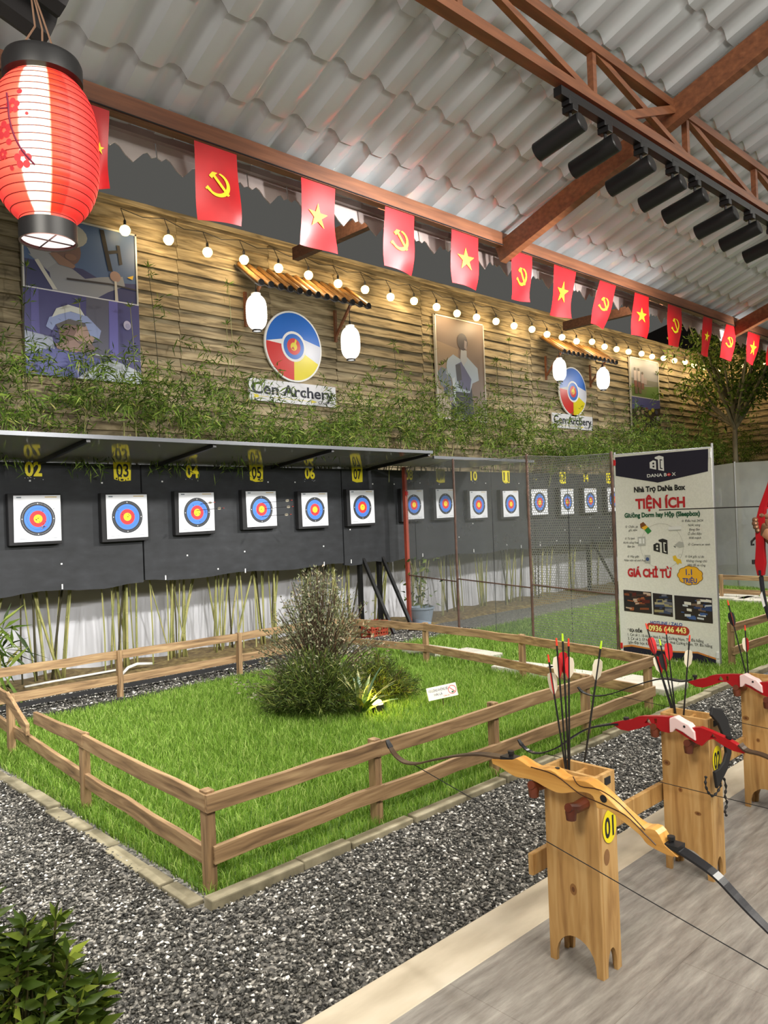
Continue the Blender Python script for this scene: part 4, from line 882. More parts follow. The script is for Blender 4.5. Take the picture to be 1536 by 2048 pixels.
# small notice in the lawn
sp = PZ(888,1418,0.0); sn = thing('lawn_notice', 'small white notice with a red prohibition circle tilted in the lawn', 'sign', (sp.x,sp.y,0)); U = Vector((.73,-.66,.17)).normalized(); Nn = Vector((-.60,-.72,.3)).normalized(); Vv = Nn.cross(U).normalized(); Nn = U.cross(Vv)
fs_ = (Vector((0,0,.09))-U*.125, U, Vv, Nn); b = MB(); b.prism([(0,0),(.25,0),(.25,.105),(0,.105)], fs_[0], U, Vv, Nn, .003, WHITE)
put_text(b, 'VUI LÒNG KHÔNG BẺ', .012, .064, .165, .022, fs_, .0045, mat('ink_blue', hexc(52,56,110), .6), .01); put_text(b, 'HÁI LÁ', .055, .03, .07, .02, fs_, .0045, MATS['ink_blue'], .01)
ring(b, .21,.055,.030,.035,*fs_,.0045,mat('soft_red', hexc(200,80,90), .6),28); b.poly([(.187,.074),(.191,.078),(.233,.036),(.229,.032)], *fs_, .005, MATS['soft_red']); b.poly([(.20,.03),(.205,.045),(.215,.038),(.222,.05),(.218,.03)], *fs_, .0046, GREEN)
put_text(b, 'Cảm ơn', .13, .012, .05, .012, fs_, .0045, MATS['soft_red'], .01); b.build('notice_plate', None, sn)
b = MB(); b.tube([fs_[0]+U*.125+Vv*.05-Nn*.004, fs_[0]+U*.125-Vv*.0+Vector((0,0,-.10))-Nn*.004], .005, 5); b.build('stake', CANED, sn)
# ------------------------------------------------------------------ quiver stands, bows and arrows
RUBBER = nmat('brown_rubber', [(0.4, hexc(74,34,22)), (0.6, hexc(104,52,34))], 6, 3, (1,1,1), .35)
KNOT = mat('wood_knot', hexc(142,98,52), .5)
SW, SD, SH = .112, .20, .645
def arch(w, leg, h, H):
    pts = [(0,0),(leg,0)]; r = (w-2*leg)/2
    for i in range(1,12): a = PI-PI*i/12; pts.append((leg+r+r*math.cos(a), h*math.sin(a)**.8))
    return pts+[(w-leg,0),(w,0),(w,H),(0,H)]
def make_stand(label, x, y, num, seed):
    t = thing('bow_stand', label, 'stand', (x,y,.1), 'pine bow stands'); r_ = random.Random(seed); th = .014
    def wide(xx, nm, knots):
        b = MB(); b.prism(arch(SD,.024,.105,SH), (xx,0,0), (0,1,0), (0,0,1), (1,0,0), th, PINE)
        for ky, kz, ra, rb in knots: b.poly(circ(ky,kz,ra,14,rb), (xx,0,0), (0,1,0), (0,0,1), (-1,0,0), .0008, KNOT); b.poly(circ(ky,kz,ra*.45,10,rb*.45), (xx,0,0), (0,1,0), (0,0,1), (-1,0,0), .0014, mat('knot_heart', hexc(104,62,30), .5))
        return b.build(nm, None, t)
    wide(0, 'side_board', [(.10,.26,.013,.019)] if num == '01' else [(.125,.34,.009,.010),(.055,.26,.014,.008),(.18,.44,.016,.012)])
    wide(SW-th, 'side_board', [])
    for yy, nm in ((-.001,'end_board'),(SD-th+.001,'end_board')):
        b = MB(); b.prism(arch(SW-2*th,.014,.085,SH), (th,yy,0), (1,0,0), (0,0,1), (0,1,0), th, PINE)
        if yy < 0 and num == '01': b.poly(circ(.030,.38,.017,14,.026), (th,yy,0), (1,0,0), (0,0,1), (0,-1,0), .0008, mat('pale_knot', hexc(140,100,60), .5))
        b.build(nm, None, t)
    b = MB(); b.box((th,SD*.46,.30),(SW-th,SD*.46+.012,SH-.012)); b.build('divider', PINE, t)
    b = MB(); b.box((th,th,.14),(SW-th,SD-th,.155)); b.build('bottom_board', PINE, t)
    if num:
        fr_ = ((SW/2+.008,-.003,.475),(1,0,0),(0,0,1),(0,-1,0)); b = MB(); b.poly(circ(0,0,.042,32,.054), *fr_, .0006, YELLOW); put_text(b, num, -.029,-.033,.054,.066, fr_, .0012, INK, .025); b.build('number_sticker', None, t)
    b = MB(); b.box((SW*.42,-.004,SH-.035),(SW*.72,-.001,SH-.012)); b.build('magnet_catch', BLACK, t)
    for yy, zz in ((.045,.555),(.185,.595)):
        b = MB(); b.tube([(.0,yy,zz),(-.055,yy,zz),(-.095,yy,zz+.012)], [.02,.018,.014], 10); b.lathe([(0,-.030),(.016,-.024),(.019,0),(.014,.018),(0,.02)], (-.08,yy,zz-.006), 10); b.build('rest_peg', RUBBER, t, smooth='auto')
    return t
make_stand('pine bow stand with a yellow 01 disc, nearest the camera', 2.172, 1.35, '01', 1)
make_stand('pine bow stand holding the red bow, second from the camera', 3.045, 1.375, '02', 2)
make_stand('pine bow stand partly cut by the right edge of the frame', 3.925, 1.40, '', 3)
b = MB(); b.box((2.14,1.585,.372),(3.98,1.605,.445)); o = b.build('stand_rail', PINE, bevel=.003); tag(o, 'long pine rail running behind the bow stands', 'rail')

def yz(pts, X): return [(lambda p: (p.y, p.z))(PX(a,c,X)) for a, c in pts]
LIMB = nmat('dark_limb', [(0.3, (0.012,0.012,0.014)), (0.7, (0.025,0.025,0.03))], 5, 3, (1,1,1), .22)
TANLIMB = nmat('tan_limb', [(0.3, hexc(62,48,36)), (0.7, hexc(96,76,56))], 5, 3, (1,1,1), .3)
def limb(b, pts, X, w0, w1, th, m, m2=None):
    k = len(pts); vs = []
    for i, (y, z) in enumerate(pts):
        a, c = pts[max(i-1,0)], pts[min(i+1,k-1)]; d = Vector((0,c[0]-a[0],c[1]-a[1])).normalized(); n = Vector((0,-d.z,d.y)); w = w0+(w1-w0)*i/(k-1); t_ = th*(1-.4*i/(k-1))
        if n.z < 0: n = -n
        for sx, sn in ((-1,-1),(1,-1),(1,1),(-1,1)): vs.append(Vector((X+sx*w/2,y,z))+n*sn*t_/2)
    fs = [(0,1,2,3),(4*k-1,4*k-2,4*k-3,4*k-4)]+[(4*i+j,4*i+4+j,4*i+4+(j+1)%4,4*i+(j+1)%4) for i in range(k-1) for j in range(4)]
    b.add(vs, fs, m)
def smooth_curve(pts, n=5):
    P = [pts[0]]+list(pts)+[pts[-1]]; out = []
    for i in range(1,len(P)-2):
        for j in range(n):
            t = j/n; p0,p1,p2,p3 = [np.array(q_) for q_ in P[i-1:i+3]]
            out.append(tuple(.5*((2*p1)+(-p0+p2)*t+(2*p0-5*p1+4*p2-p3)*t*t+(-p0+3*p1-3*p2+p3)*t**3)))
    return out+[tuple(pts[-1])]
def shift(pts, dy, dz): return [(y+dy,z+dz) for y, z in pts]
# wooden bow on stand 01
X1 = 2.105
up = [(1000,1512),(1040,1513),(1052,1511),(1084,1530),(1119,1533),(1146,1551),(1185,1554),(1209,1568),(1237,1593),(1265,1621),(1296,1645),(1326,1650),(1345,1680)]
lo = [(985,1528),(1000,1535),(1031,1554),(1063,1560),(1098,1579),(1122,1587),(1157,1584),(1181,1589),(1190,1603),(1195,1617),(1216,1621),(1244,1642),(1279,1670),(1296,1690),(1335,1711),(1356,1715)]
U_ = yz(up, X1+.024); L_ = yz(lo, X1-.024)
RW = nmat('honey_riser_wood', [(0.35, hexc(196,140,66)), (0.6, hexc(222,170,92)), (0.8, hexc(230,184,108))], 4, 3, (6,.8,6), .3, 0, .05, dist=.5)
bw = thing('recurve_bow', 'wooden recurve bow with honey coloured riser resting on stand 01', 'bow', (X1,1.36,.72)); oo = Vector((X1,1.36,.72))
def loc_(pts): return [(y-1.36,z-.72) for y, z in pts]
b = MB(); b.prism(loc_(smooth_curve(U_,3)+smooth_curve(L_,3)[::-1]), (-.024,0,0), (0,1,0), (0,0,1), (1,0,0), .048); b.build('riser', RW, bw, bevel=.005)
b = MB(); lam = yz([(1062,1534),(1110,1550),(1160,1588),(1200,1606),(1250,1630),(1290,1668),(1312,1690)], X1-.024); b.tube([(-.0245,y-1.36,z-.72) for y, z in smooth_curve(lam,4)], .0018, 5); lam2 = yz([(1146,1553),(1160,1572),(1200,1580),(1240,1608),(1290,1660)], X1-.024); b.tube([(-.0245,y-1.36,z-.72) for y, z in smooth_curve(lam2,4)], .0018, 5); b.build('dark_laminate', mat('dark_laminate', hexc(60,34,16), .4), bw)
b = MB(); g = yz([(1192,1582),(1205,1576),(1222,1592),(1218,1618),(1200,1618)], X1-.024); gy = sum(p[0] for p in g)/5; gz = sum(p[1] for p in g)/5; b.poly(circ(gy-1.36,gz-.72,.012,10), (-.025,0,0),(0,1,0),(0,0,1),(-1,0,0),.001,None); b.build('grip_mark', BLACK, bw)
farl = smooth_curve(yz([(1040,1518),(1000,1513),(960,1508),(916,1511),(866,1520),(835,1527),(810,1524),(791,1510),(779,1491),(774,1480)], X1), 4)
nearl = smooth_curve(yz([(1335,1684),(1380,1712),(1430,1748),(1470,1790),(1500,1822),(1536,1858)], X1)+[(.72,.42),(.64,.35),(.57,.33),(.51,.35),(.47,.39)], 4)
for nm, c_ in (('upper_limb',farl),('lower_limb',nearl)):
    b = MB(); limb(b, loc_(c_), 0, .042, .018, .007, None); b.build(nm, LIMB if nm[0] == 'l' else TANLIMB, bw)
    b = MB(); y, z = loc_(c_)[2 if nm[0] == 'u' else 1]; b.lathe([(.0,.0),(.008,0),(.008,.014),(.011,.014),(.011,.024),(0,.024)], (0,y,z), 12); b.box((-.022,y-.03,z-.006),(.022,y+.03,z+.006)); b.build('limb_bolt', BLACK, bw)
    b = MB(); limb(b, loc_(c_)[-6:], 0, .024, .016, .008, None); b.build('limb_tip', BLACK, bw)
s0 = yz([(827,1529)], X1)[0]; b = MB(); b.tube([(0,s0[0]-1.36,s0[1]-.72),(0,.60-1.36,.332-.72)], .0016, 5); b.build('bow_string', INK, bw)
for pq in ((1119,1535),): y, z = yz([pq], X1+.02)[0]; b = MB(); b.lathe([(0,0),(.008,0),(.008,.003),(0,.003)], (.008,y-1.36,z-.72), 10); b.build('sight_insert', BLACK, bw)

REDR = mat('red_riser_plastic', hexc(166,20,28), .28); GRIPW = mat('pale_pink_grip', hexc(236,206,204), .45)
def red_bow(label, X, dy, dz, far_px=None):
    Xb = 2.97
    up2 = [(1222,1446),(1236,1442),(1251,1439),(1268,1437),(1278,1432),(1290,1430),(1323,1430),(1348,1432),(1364,1442),(1385,1453),(1405,1452),(1426,1460),(1457,1474),(1477,1486),(1497,1501)]
    lo2 = [(1222,1447),(1241,1459),(1257,1462),(1278,1457),(1298,1450),(1310,1451),(1322,1462),(1338,1466),(1348,1458),(1372,1474),(1391,1486),(1404,1492),(1416,1480),(1427,1478),(1446,1491),(1467,1502),(1487,1507),(1497,1504)]
    c = (1.45,.72); t = thing('recurve_bow', label, 'bow', (X,c[0]+dy,c[1]+dz), 'red recurve bows resting on stands')
    def l_(px, X_=Xb): return [(y-c[0],z-c[1]) for y, z in yz(px, X_)]
    bm_ = bmesh.new(); outer = l_(up2, Xb+.012)+l_(lo2, Xb-.012)[::-1]
    holes_ = [l_([(1292,1445),(1299,1434),(1306,1446)]), l_([(1311,1436),(1317,1436),(1317,1446),(1312,1446)]), l_([(1423,1474),(1428,1466),(1437,1477)])]
    # riser with cut-outs: filled face from outer and inner loops
    edges = []
    for lp in [outer]+holes_:
        vv = [bm_.verts.new((-.013,y,z)) for y, z in lp]; edges += [bm_.edges.new((vv[i],vv[(i+1)%len(vv)])) for i in range(len(vv))]
    r_ = bmesh.ops.triangle_fill(bm_, edges=edges, use_beauty=True); fcs = [f for f in r_['geom'] if isinstance(f, bmesh.types.BMFace)]
    ex = bmesh.ops.extrude_face_region(bm_, geom=fcs); bmesh.ops.translate(bm_, verts=[v for v in ex['geom'] if isinstance(v, bmesh.types.BMVert)], vec=(.026,0,0)); bmesh.ops.recalc_face_normals(bm_, faces=bm_.faces)
    me = bpy.data.meshes.new('riser'); bm_.to_mesh(me); bm_.free(); me.materials.append(REDR); o = bpy.data.objects.new('riser', me); COL.objects.link(o); o.parent = t
    b = MB(); b.prism(l_([(1339,1436),(1350,1433),(1366,1443),(1378,1449),(1390,1464),(1392,1482),(1378,1473),(1366,1464),(1352,1457),(1346,1464),(1340,1464)], Xb-.016), (-.021,0,0), (0,1,0),(0,0,1),(1,0,0),.042); o = b.build('grip', GRIPW, t, bevel=.004); o['label'] = 'pale pink white grip'
    y, z = l_([(1369,1453)], Xb-.02)[0]; b = MB(); b.poly(circ(y,z,.005,12), (-.022,0,0),(0,1,0),(0,0,1),(-1,0,0),.0008,None); b.build('grip_screw', BLACK, t)
    far = l_([(1240,1447),(1222,1448),(1179,1456),(1147,1473),(1119,1493),(1091,1504),(1072,1506),(1057,1501),(1044,1490),(1037,1479)])
    if far_px: far = [(y-c[0]-dy,z-c[1]-dz) for y, z in yz(far_px, X)]
    near = l_([(1480,1488),(1496,1502),(1536,1514)])+[(.95-c[0],.60-c[1]),(.80-c[0],.52-c[1]),(.70-c[0],.475-c[1]),(.62-c[0],.475-c[1]),(.56-c[0],.51-c[1])]
    for nm, cc in (('upper_limb',far),('lower_limb',near)):
        cc = smooth_curve(cc, 4); b = MB(); limb(b, cc, 0, .040, .017, .007, None); b.build(nm, LIMB if nm[0] == 'u' else TANLIMB, t)
        y, z = cc[2]; b = MB(); b.lathe([(0,-.004),(.007,-.004),(.007,.012),(.012,.012),(.012,.022),(0,.022)], (0,y-(.045 if nm[0] == 'u' else -.05),z+.012), 12); b.build('limb_bolt', BLACK, t)
        b = MB(); limb(b, cc[-5:], 0, .022, .015, .008, None); b.build('limb_tip', BLACK, t)
    b = MB(); fy_, fz_ = smooth_curve(far,4)[-16]; b.tube([(0,fy_,fz_-.002),(0,.66-c[0],.470-c[1])], .0015, 5); b.build('bow_string', INK, t)
    return t
red_bow('red recurve bow with pale grip resting on the second stand', 2.97, 0, 0)
red_bow('red recurve bow with pale grip on the stand cut by the right edge', 3.85, .075, .015, [(1380,1360),(1362,1362),(1330,1357),(1300,1362),(1262,1374),(1228,1386),(1205,1391),(1185,1391),(1165,1384),(1156,1374)])

def stand_arrow(label, nock_px, base_px, ztop, xoff, vane, nock, group, rot):
    base_ = PZ(*base_px, ztop); n_ = PX(nock_px[0], nock_px[1], base_.x+xoff); d = (base_-n_).normalized(); p = base_+d*.40
    if p.z < .27: p = base_+d*((base_.z-.27)/max(-d.z,.1))
    make_arrow('arrow', label, p, n_, vane, nock, group, rot)
g1, g2, g3 = 'arrows in stand 01', 'arrows in the second stand', 'arrows in the right-edge stand'
stand_arrow('leftmost arrow of stand 01 with red nock and red vane, leaning left', (1097,1316), (1129,1523), .745, .0, 'white', 'red', g1, 0.4)
stand_arrow('second arrow from the left in stand 01 with a red nock', (1113,1283), (1132,1522), .745, .0, 'white', 'red', g1, 1.2)
stand_arrow('tallest arrow of stand 01 with a lime green nock', (1125,1274), (1137,1521), .745, .01, 'red', 'lime', g1, 2.2)
stand_arrow('fourth arrow from the left in stand 01 with red nock and pale vane', (1137,1284), (1139,1521), .745, .0, 'white', 'red', g1, 3.0)
stand_arrow('separate arrow leaning right in stand 01 with a lime green nock', (1202,1289), (1170,1518), .745, .01, 'white', 'lime', g1, .2)
stand_arrow('leftmost arrow of the second stand leaning far left over the phone number', (1293,1252), (1342,1416), .745, .0, 'red', 'red', g2, .3)
stand_arrow('second arrow from the left in the second stand with pale vane', (1304,1290), (1345,1416), .745, .0, 'white', 'red', g2, 1.5)
stand_arrow('short black arrow in the middle of the second stand', (1320,1284), (1348,1417), .745, .0, 'black', 'lime', g2, .9)
stand_arrow('upright arrow of the second stand with red vane', (1332,1262), (1350,1417), .745, .01, 'red', 'red', g2, 2.0)
stand_arrow('separate arrow on the right of the second stand with red and white vanes', (1379,1276), (1368,1420), .745, .0, 'white', 'red', g2, .5)
stand_arrow('arrow leaning left out of the stand at the right edge', (1456,1205), (1490,1340), .76, .0, 'black', 'red', g3, .5)
stand_arrow('upright arrow with pale vane in the stand at the right edge', (1490,1255), (1496,1341), .76, .0, 'white', 'red', g3, 1.1)

# black finger sling hanging on the second stand
sp_ = PY(1425,1425,1.345); sl_ = thing('finger_sling', 'black padded sling with dangling cords hung on the second stand', 'sling', sp_)
def py_(px): return [PY(a,c,1.345)-sp_ for a, c in px]
b = MB(); pts = py_([(1420,1422),(1436,1432),(1446,1450),(1452,1475),(1454,1505),(1448,1530),(1438,1548),(1428,1560)]); k = len(pts); vs = []
for i, p in enumerate(pts):
    d = (pts[min(i+1,k-1)]-pts[max(i-1,0)]).normalized(); s_ = Vector((d.z,0,-d.x)); w_ = [.016,.030,.036,.030,.024,.022,.026,.036][i]
    for a, c in ((-1,-1),(1,-1),(1,1),(-1,1)): vs.append(p+s_*a*w_+Vector((0,c*.006-.004,0)))
b.add(vs, [(0,1,2,3),(4*k-1,4*k-2,4*k-3,4*k-4)]+[(4*i+j,4*i+4+j,4*i+4+(j+1)%4,4*i+(j+1)%4) for i in range(k-1) for j in range(4)]); b.build('padded_band', mat('black_fabric', (0.012,0.012,0.013), .75), sl_, bevel=.003)
for px in ([(1412,1552),(1411,1568),(1416,1584),(1426,1592),(1436,1582),(1442,1568),(1438,1556)], [(1448,1556),(1452,1575),(1450,1592),(1454,1606),(1450,1622),(1453,1632)]):
    b = MB(); c_ = smooth_curve([tuple(p) for p in py_(px)], 5); b.tube(c_, [.004+.0022*math.sin(i*1.9) for i in range(len(c_))], 6); b.build('cord', MATS['black_fabric'], sl_)

# ------------------------------------------------------------------ archer at the right edge
def skin_mesh(name, joints, bones, m, parent, sub=2):
    me = bpy.data.meshes.new(name); me.from_pydata([j[0] for j in joints], bones, []); o = bpy.data.objects.new(name, me); COL.objects.link(o)
    md = o.modifiers.new('skin', 'SKIN'); md.use_smooth_shade = True; lay = me.skin_vertices[0].data if me.skin_vertices else None
    for i, j in enumerate(joints): lay[i].radius = (j[1], j[2] if len(j) > 2 else j[1])
    lay[0].use_root = True
    ms = o.modifiers.new('sub', 'SUBSURF'); ms.levels = ms.render_levels = sub
    dg = bpy.context.evaluated_depsgraph_get(); dg.update(); nm_ = bpy.data.meshes.new_from_object(o.evaluated_get(dg)); o.modifiers.clear(); o.data = nm_; nm_.materials.clear(); nm_.materials.append(m)
    nm_.polygons.foreach_set('use_smooth', [True]*len(nm_.polygons))
    if parent: o.parent = parent
    return o
HX = 4.35; hp = PX(1521,1046,HX)   # grip hand
SKIN = mat('skin', hexc(196,146,112), .5); JACK = nmat('brown_jacket', [(0.35, hexc(92,62,42)), (0.65, hexc(122,86,60))], 10, 4, (1,1,1), .8, .2); TROU = mat('dark_trousers', hexc(40,42,50), .8); HAIR = mat('black_hair', (0.012,0.01,0.01), .5)
pr0 = Vector((4.62,.86,.1)); ar = thing('person', 'archer in a brown jacket drawing a red bow, only hands and cuffs in frame', 'person', pr0)
def pv(x,y,z): return (x-pr0.x,y-pr0.y,z-pr0.z)
wr = (hp.x+.02,hp.y-.085,hp.z-.01); dw = (hp.x-.03,hp.y-.075,hp.z-.085)
J = [(pv(4.62,.86,.98),.13,.10),(pv(4.62,.86,1.18),.13,.10),(pv(4.62,.86,1.36),.15,.10),(pv(4.62,.88,1.50),.055),(pv(4.62,.90,1.60),.075),(pv(4.62,.90,1.72),.085),
     (pv(4.58,1.03,1.40),.06),(pv(4.48,1.28,1.36),.045),(pv(*wr),.030),(pv(4.66,.68,1.40),.06),(pv(4.82,.92,1.20),.045),(pv(*dw),.030),
     (pv(4.60,.97,.90),.085),(pv(4.62,1.02,.52),.06),(pv(4.62,1.05,.17),.042),(pv(4.60,1.14,.13),.035),(pv(4.64,.74,.90),.085),(pv(4.66,.68,.52),.06),(pv(4.66,.64,.17),.042),(pv(4.58,.70,.13),.035)]
Bn = [(0,1),(1,2),(2,3),(3,4),(4,5),(2,6),(6,7),(7,8),(2,9),(9,10),(10,11),(0,12),(12,13),(13,14),(14,15),(0,16),(16,17),(17,18),(18,19)]
# hands: palm and five fingers each, in the same body
def add_hand(J, Bn, wi, w, pd, side, curl, ln):
    """wrist index wi, palm direction pd, thumb side vector, curl axis"""
    w = Vector(w); pd = Vector(pd).normalized(); sd = Vector(side).normalized(); cl = Vector(curl).normalized(); pm = w+pd*.055; J.append((tuple(pm),.030,.017)); pi = len(J)-1; Bn.append((wi,pi))
    for k, l_ in enumerate((.066,.074,.068,.054)):
        r0 = pm+pd*.026+sd*(.028-.019*k); a = r0+(pd*.8+cl*.6).normalized()*l_*.42; c = a+(pd*-.05+cl).normalized()*l_*.36; e = c+(-pd*.8+cl*.35).normalized()*l_*.3
        for q_, rr in ((r0,.0095),(a,.009),(c,.0085),(e,.0075)): J.append((tuple(q_),rr))
        n_ = len(J); Bn += [(pi,n_-4),(n_-4,n_-3),(n_-3,n_-2),(n_-2,n_-1)]
    a = pm-pd*.02+sd*.034; c = a+(pd*.6+sd*.5+cl*.3).normalized()*.034; e = c+(pd*.7+cl*.7).normalized()*.028
    for q_, rr in ((a,.011),(c,.010),(e,.0085)): J.append((tuple(q_),rr))
    n_ = len(J); Bn += [(pi,n_-3),(n_-3,n_-2),(n_-2,n_-1)]
add_hand(J, Bn, 8, pv(*wr), (-.12,1,0), (0,.1,1), (-1,.2,0), 1)
add_hand(J, Bn, 11, pv(*dw), (.35,.75,.6), (0,-.2,1), (.6,.3,.3), 1)
GLV = [(j[0],)+tuple(r*1.3+.004 for r in j[1:]) for j in J[20:]]; nb = [(a-20,c-20) for a, c in Bn if a >= 20 and c >= 20]
skin_mesh('body', J, Bn, SKIN, ar)
half = len(GLV)//2
for k in (0,1): skin_mesh('glove', GLV[k*half:(k+1)*half], [(a-k*half,c-k*half) for a, c in nb if k*half <= a < (k+1)*half], JACK, ar)
JJ = [(pv(4.62,.86,.84),.23,.20),(pv(4.62,.86,1.10),.21,.18),(pv(4.62,.86,1.36),.21,.16),(pv(4.62,.87,1.50),.085),(pv(4.58,1.03,1.40),.085),(pv(4.48,1.28,1.36),.068),(pv(wr[0]+.005,wr[1]+.055,wr[2]),.050),(pv(4.66,.68,1.40),.085),(pv(4.82,.92,1.20),.068),(pv(dw[0]+.005,dw[1]+.05,dw[2]+.02),.056)]
skin_mesh('jacket', JJ, [(0,1),(1,2),(2,3),(2,4),(4,5),(5,6),(2,7),(7,8),(8,9)], JACK, ar)
TT = [(pv(4.62,.86,1.04),.18,.15),(pv(4.60,.97,.88),.10),(pv(4.62,1.02,.52),.078),(pv(4.62,1.05,.17),.065),(pv(4.64,.74,.88),.10),(pv(4.66,.68,.52),.078),(pv(4.66,.64,.17),.065)]
skin_mesh('trousers', TT, [(0,1),(1,2),(2,3),(0,4),(4,5),(5,6)], TROU, ar)
b = MB(); b.lathe([(0,.10),(.06,.085),(.10,.03),(.105,-.04),(.09,-.10),(.06,-.12)], pv(4.64,.885,1.70), 18); b.build('hair', HAIR, ar, smooth=True)
for x, y in ((4.60,1.10),(4.62,.67)): b = MB(); b.lathe([(0,.10),(.045,.095),(.055,.04),(.058,0),(0,0)], pv(x,y,.1), 16, sx=1.6, sy=1); b.build('shoe', BLACK, ar, smooth='auto')
# face: nose, eyes, mouth on the head turned to the targets
b = MB(); fc = Vector(pv(4.60,.985,1.665)); b.tube([fc+Vector((0,-.01,.03)), fc+Vector((0,.016,-.005)), fc+Vector((0,.0,-.014))], [.008,.013,.008], 8); b.build('nose', SKIN, ar, smooth=True)
for s_ in (-1,1): b = MB(); b.lathe([(0,.011),(.009,.006),(.011,0),(.009,-.006),(0,-.011)], fc+Vector((s_*.032,-.014,.028)), 10); b.build('eye', INK, ar)
b = MB(); b.tube([fc+Vector((-.022,-.012,-.045)), fc+Vector((0,-.002,-.045)), fc+Vector((.022,-.012,-.045))], .004, 6); b.build('mouth', mat('lip', hexc(150,80,76), .5), ar)
# the bow held upright
hb = thing('recurve_bow', 'red recurve bow held upright by the archer at the right edge', 'bow', hp)
def hl(px): return [(p.y-hp.y,p.z-hp.z) for p in (PX(a,c,HX) for a, c in px)]
b = MB(); b.prism(hl([(1516,1151),(1511,1128),(1513,1092),(1512,1066),(1513,1040),(1519,1015),(1528,990),(1536,968),(1542,946),(1560,940),(1550,970),(1542,993),(1533,1013),(1531,1040),(1530,1066),(1530,1096),(1532,1127),(1529,1151)]), (-.014,0,0),(0,1,0),(0,0,1),(1,0,0),.028); b.build('riser', REDR, hb, bevel=.004)
for nm, px, w1 in (('lower_limb',[(1522,1140),(1523,1160),(1527,1190),(1534,1222),(1545,1252),(1562,1280),(1580,1292),(1594,1290)],.016),('upper_limb',[(1550,950),(1562,915),(1578,880),(1600,850),(1626,835),(1650,835),(1668,845)],.016)):
    c_ = smooth_curve(hl(px), 4); b = MB(); limb(b, c_, 0, .040, w1, .012, None); b.build(nm, LIMB, hb)
    if nm[0] == 'l':
        b = MB(); b.poly([(x*.30+c_[9][0]-.003,z) for x, z in ()] or [(c_[7][0]-.004,c_[7][1]),(c_[7][0]+.008,c_[7][1]-.02),(c_[11][0]+.006,c_[11][1]),(c_[11][0]-.006,c_[11][1]+.01)], (-.0215,0,0),(0,1,0),(0,0,1),(-1,0,0),.001,None); b.build('white_marking', WHITE, hb)
y, z = hl([(1508,1124)])[0]; b = MB(); b.lathe([(0,-.012),(.011,-.012),(.011,.012),(0,.012)], (0,y,z), 10); b.build('limb_bolt', BLACK, hb)
b = MB(); b.tube([(0,)+q_ for q_ in hl([(1517,1072),(1509,1077),(1503,1083),(1503,1090),(1508,1089)])], .006, 6); b.build('wrist_sling', BLACK, hb)
s_ = hl([(1584,1290),(1640,836)]); b = MB(); b.tube([(0,)+s_[0],(0,)+s_[1]], .0015, 5); b.build('bow_string', INK, hb)
p_ = PX(1318,1020,HX+.03); make_arrow('arrow', 'black arrow nocked on the held bow pointing left across the banner', p_, Vector((HX+.05,p_.y-.72,p_.z-.0)), 'red', 'red')
# ------------------------------------------------------------------ track and spotlights
tk = thing('light_track', 'black lighting track fixed under the truss', 'track', (3.0,TRACK_Y,TZ0-.02))
b = MB(); b.box((-.10,-.02,-.045),(9,.02,-.005)); b.build('rail', BLACKMETAL, tk)
ordn = ['first spotlight from the left on the track','second spotlight from the left on the track','third spotlight on the track, in front of the rafter','fourth spotlight from the left on the track','fifth spotlight from the left on the track','sixth spotlight from the left on the track','seventh spotlight on the track, near the right edge','last spotlight on the track, cut by the right edge']
for i, x in enumerate(SPOT_X):
    s = thing('track_spotlight', 'black cylinder '+ordn[i], 'spotlight', (x,TRACK_Y,TZ0-.065), 'spotlights on the track')
    b = MB(); b.box((-.035,-.022,-.02),(.035,.022,.02)); b.box((-.02,-.03,-.045),(.02,.03,-.015)); b.build('adapter', BLACKMETAL, s, bevel=.004)
    b = MB(); b.tube([(0,0,-.04),(0,0,-.085)], .008, 8); b.build('stem', BLACKMETAL, s)
    d = Vector((-.05,math.cos(.245),-math.sin(.245))).normalized(); c = Vector((0,.0,-.115)); p, q_ = c-d*.06, c+d*.18; b = MB(); n = 20
    b.tube([p,p+d*.004,q_-d*.002,q_], [.040,.044,.044,.042], n); b.build('cylinder_head', BLACKMETAL, s, smooth='auto')
    ap = Vector((x,TRACK_Y,TZ0-.065))+q_+d*.012
    light('track_spot_beam', 'SPOT', ap, 105, (1.0,.98,.95), .04, ap+d*6+Vector((.55*(i-3.5),0,-.3)), 76, 1.0)

# ------------------------------------------------------------------ flags under the eave
FLAGR = nmat('red_flag_satin', [(0.35, hexc(182,18,26)), (0.65, hexc(208,28,34))], 5, 3, (1,1,1), .38)
fl = [((172,203),(214,212),(211,373),(186,366),'star'),((383,272),(468,302),(475,446),(392,430),'tools'),((597,352),(665,372),(663,507),(600,482),'star'),((765,408),(823,425),(819,545),(762,525),'tools'),
      ((898,455),(951,470),(948,575),(898,560),'star'),((1018,498),(1059,512),(1059,601),(1015,597),'tools'),((1103,525),(1147,540),(1135,633),(1097,625),'star'),((1195,558),(1227,570),(1206,655),(1173,645),'tools'),
      ((1265,587),(1293,594),(1290,678),(1257,670),'star'),((1331,605),(1358,612),(1359,689),(1327,687),'tools'),((1402,627),(1420,634),(1416,708),(1393,704),'star'),((1448,642),(1467,650),(1464,716),(1430,710),'tools'),((1492,664),(1516,670),(1507,729),(1484,723),'star'),((1534,686),(1552,690),(1550,744),(1527,738),'tools')]
flb = ['half hidden behind the red lantern','first with crossed tools, right of the lantern','first with a star, above the left tiled awning','with crossed tools above the left round logo','with a star left of the rafter foot','with crossed tools just right of the rafter foot','with a star above the kneeling-archer poster gap','tilted, with crossed tools, beside the outrigger beam','with a star right of the outrigger beam','with crossed tools over the dark house','with a star left of the last rafter','with crossed tools touching the last rafter','with a star right of the last rafter','cut by the right edge of the frame']
flb[6] = 'with a star left of the tilted flag'
star = []
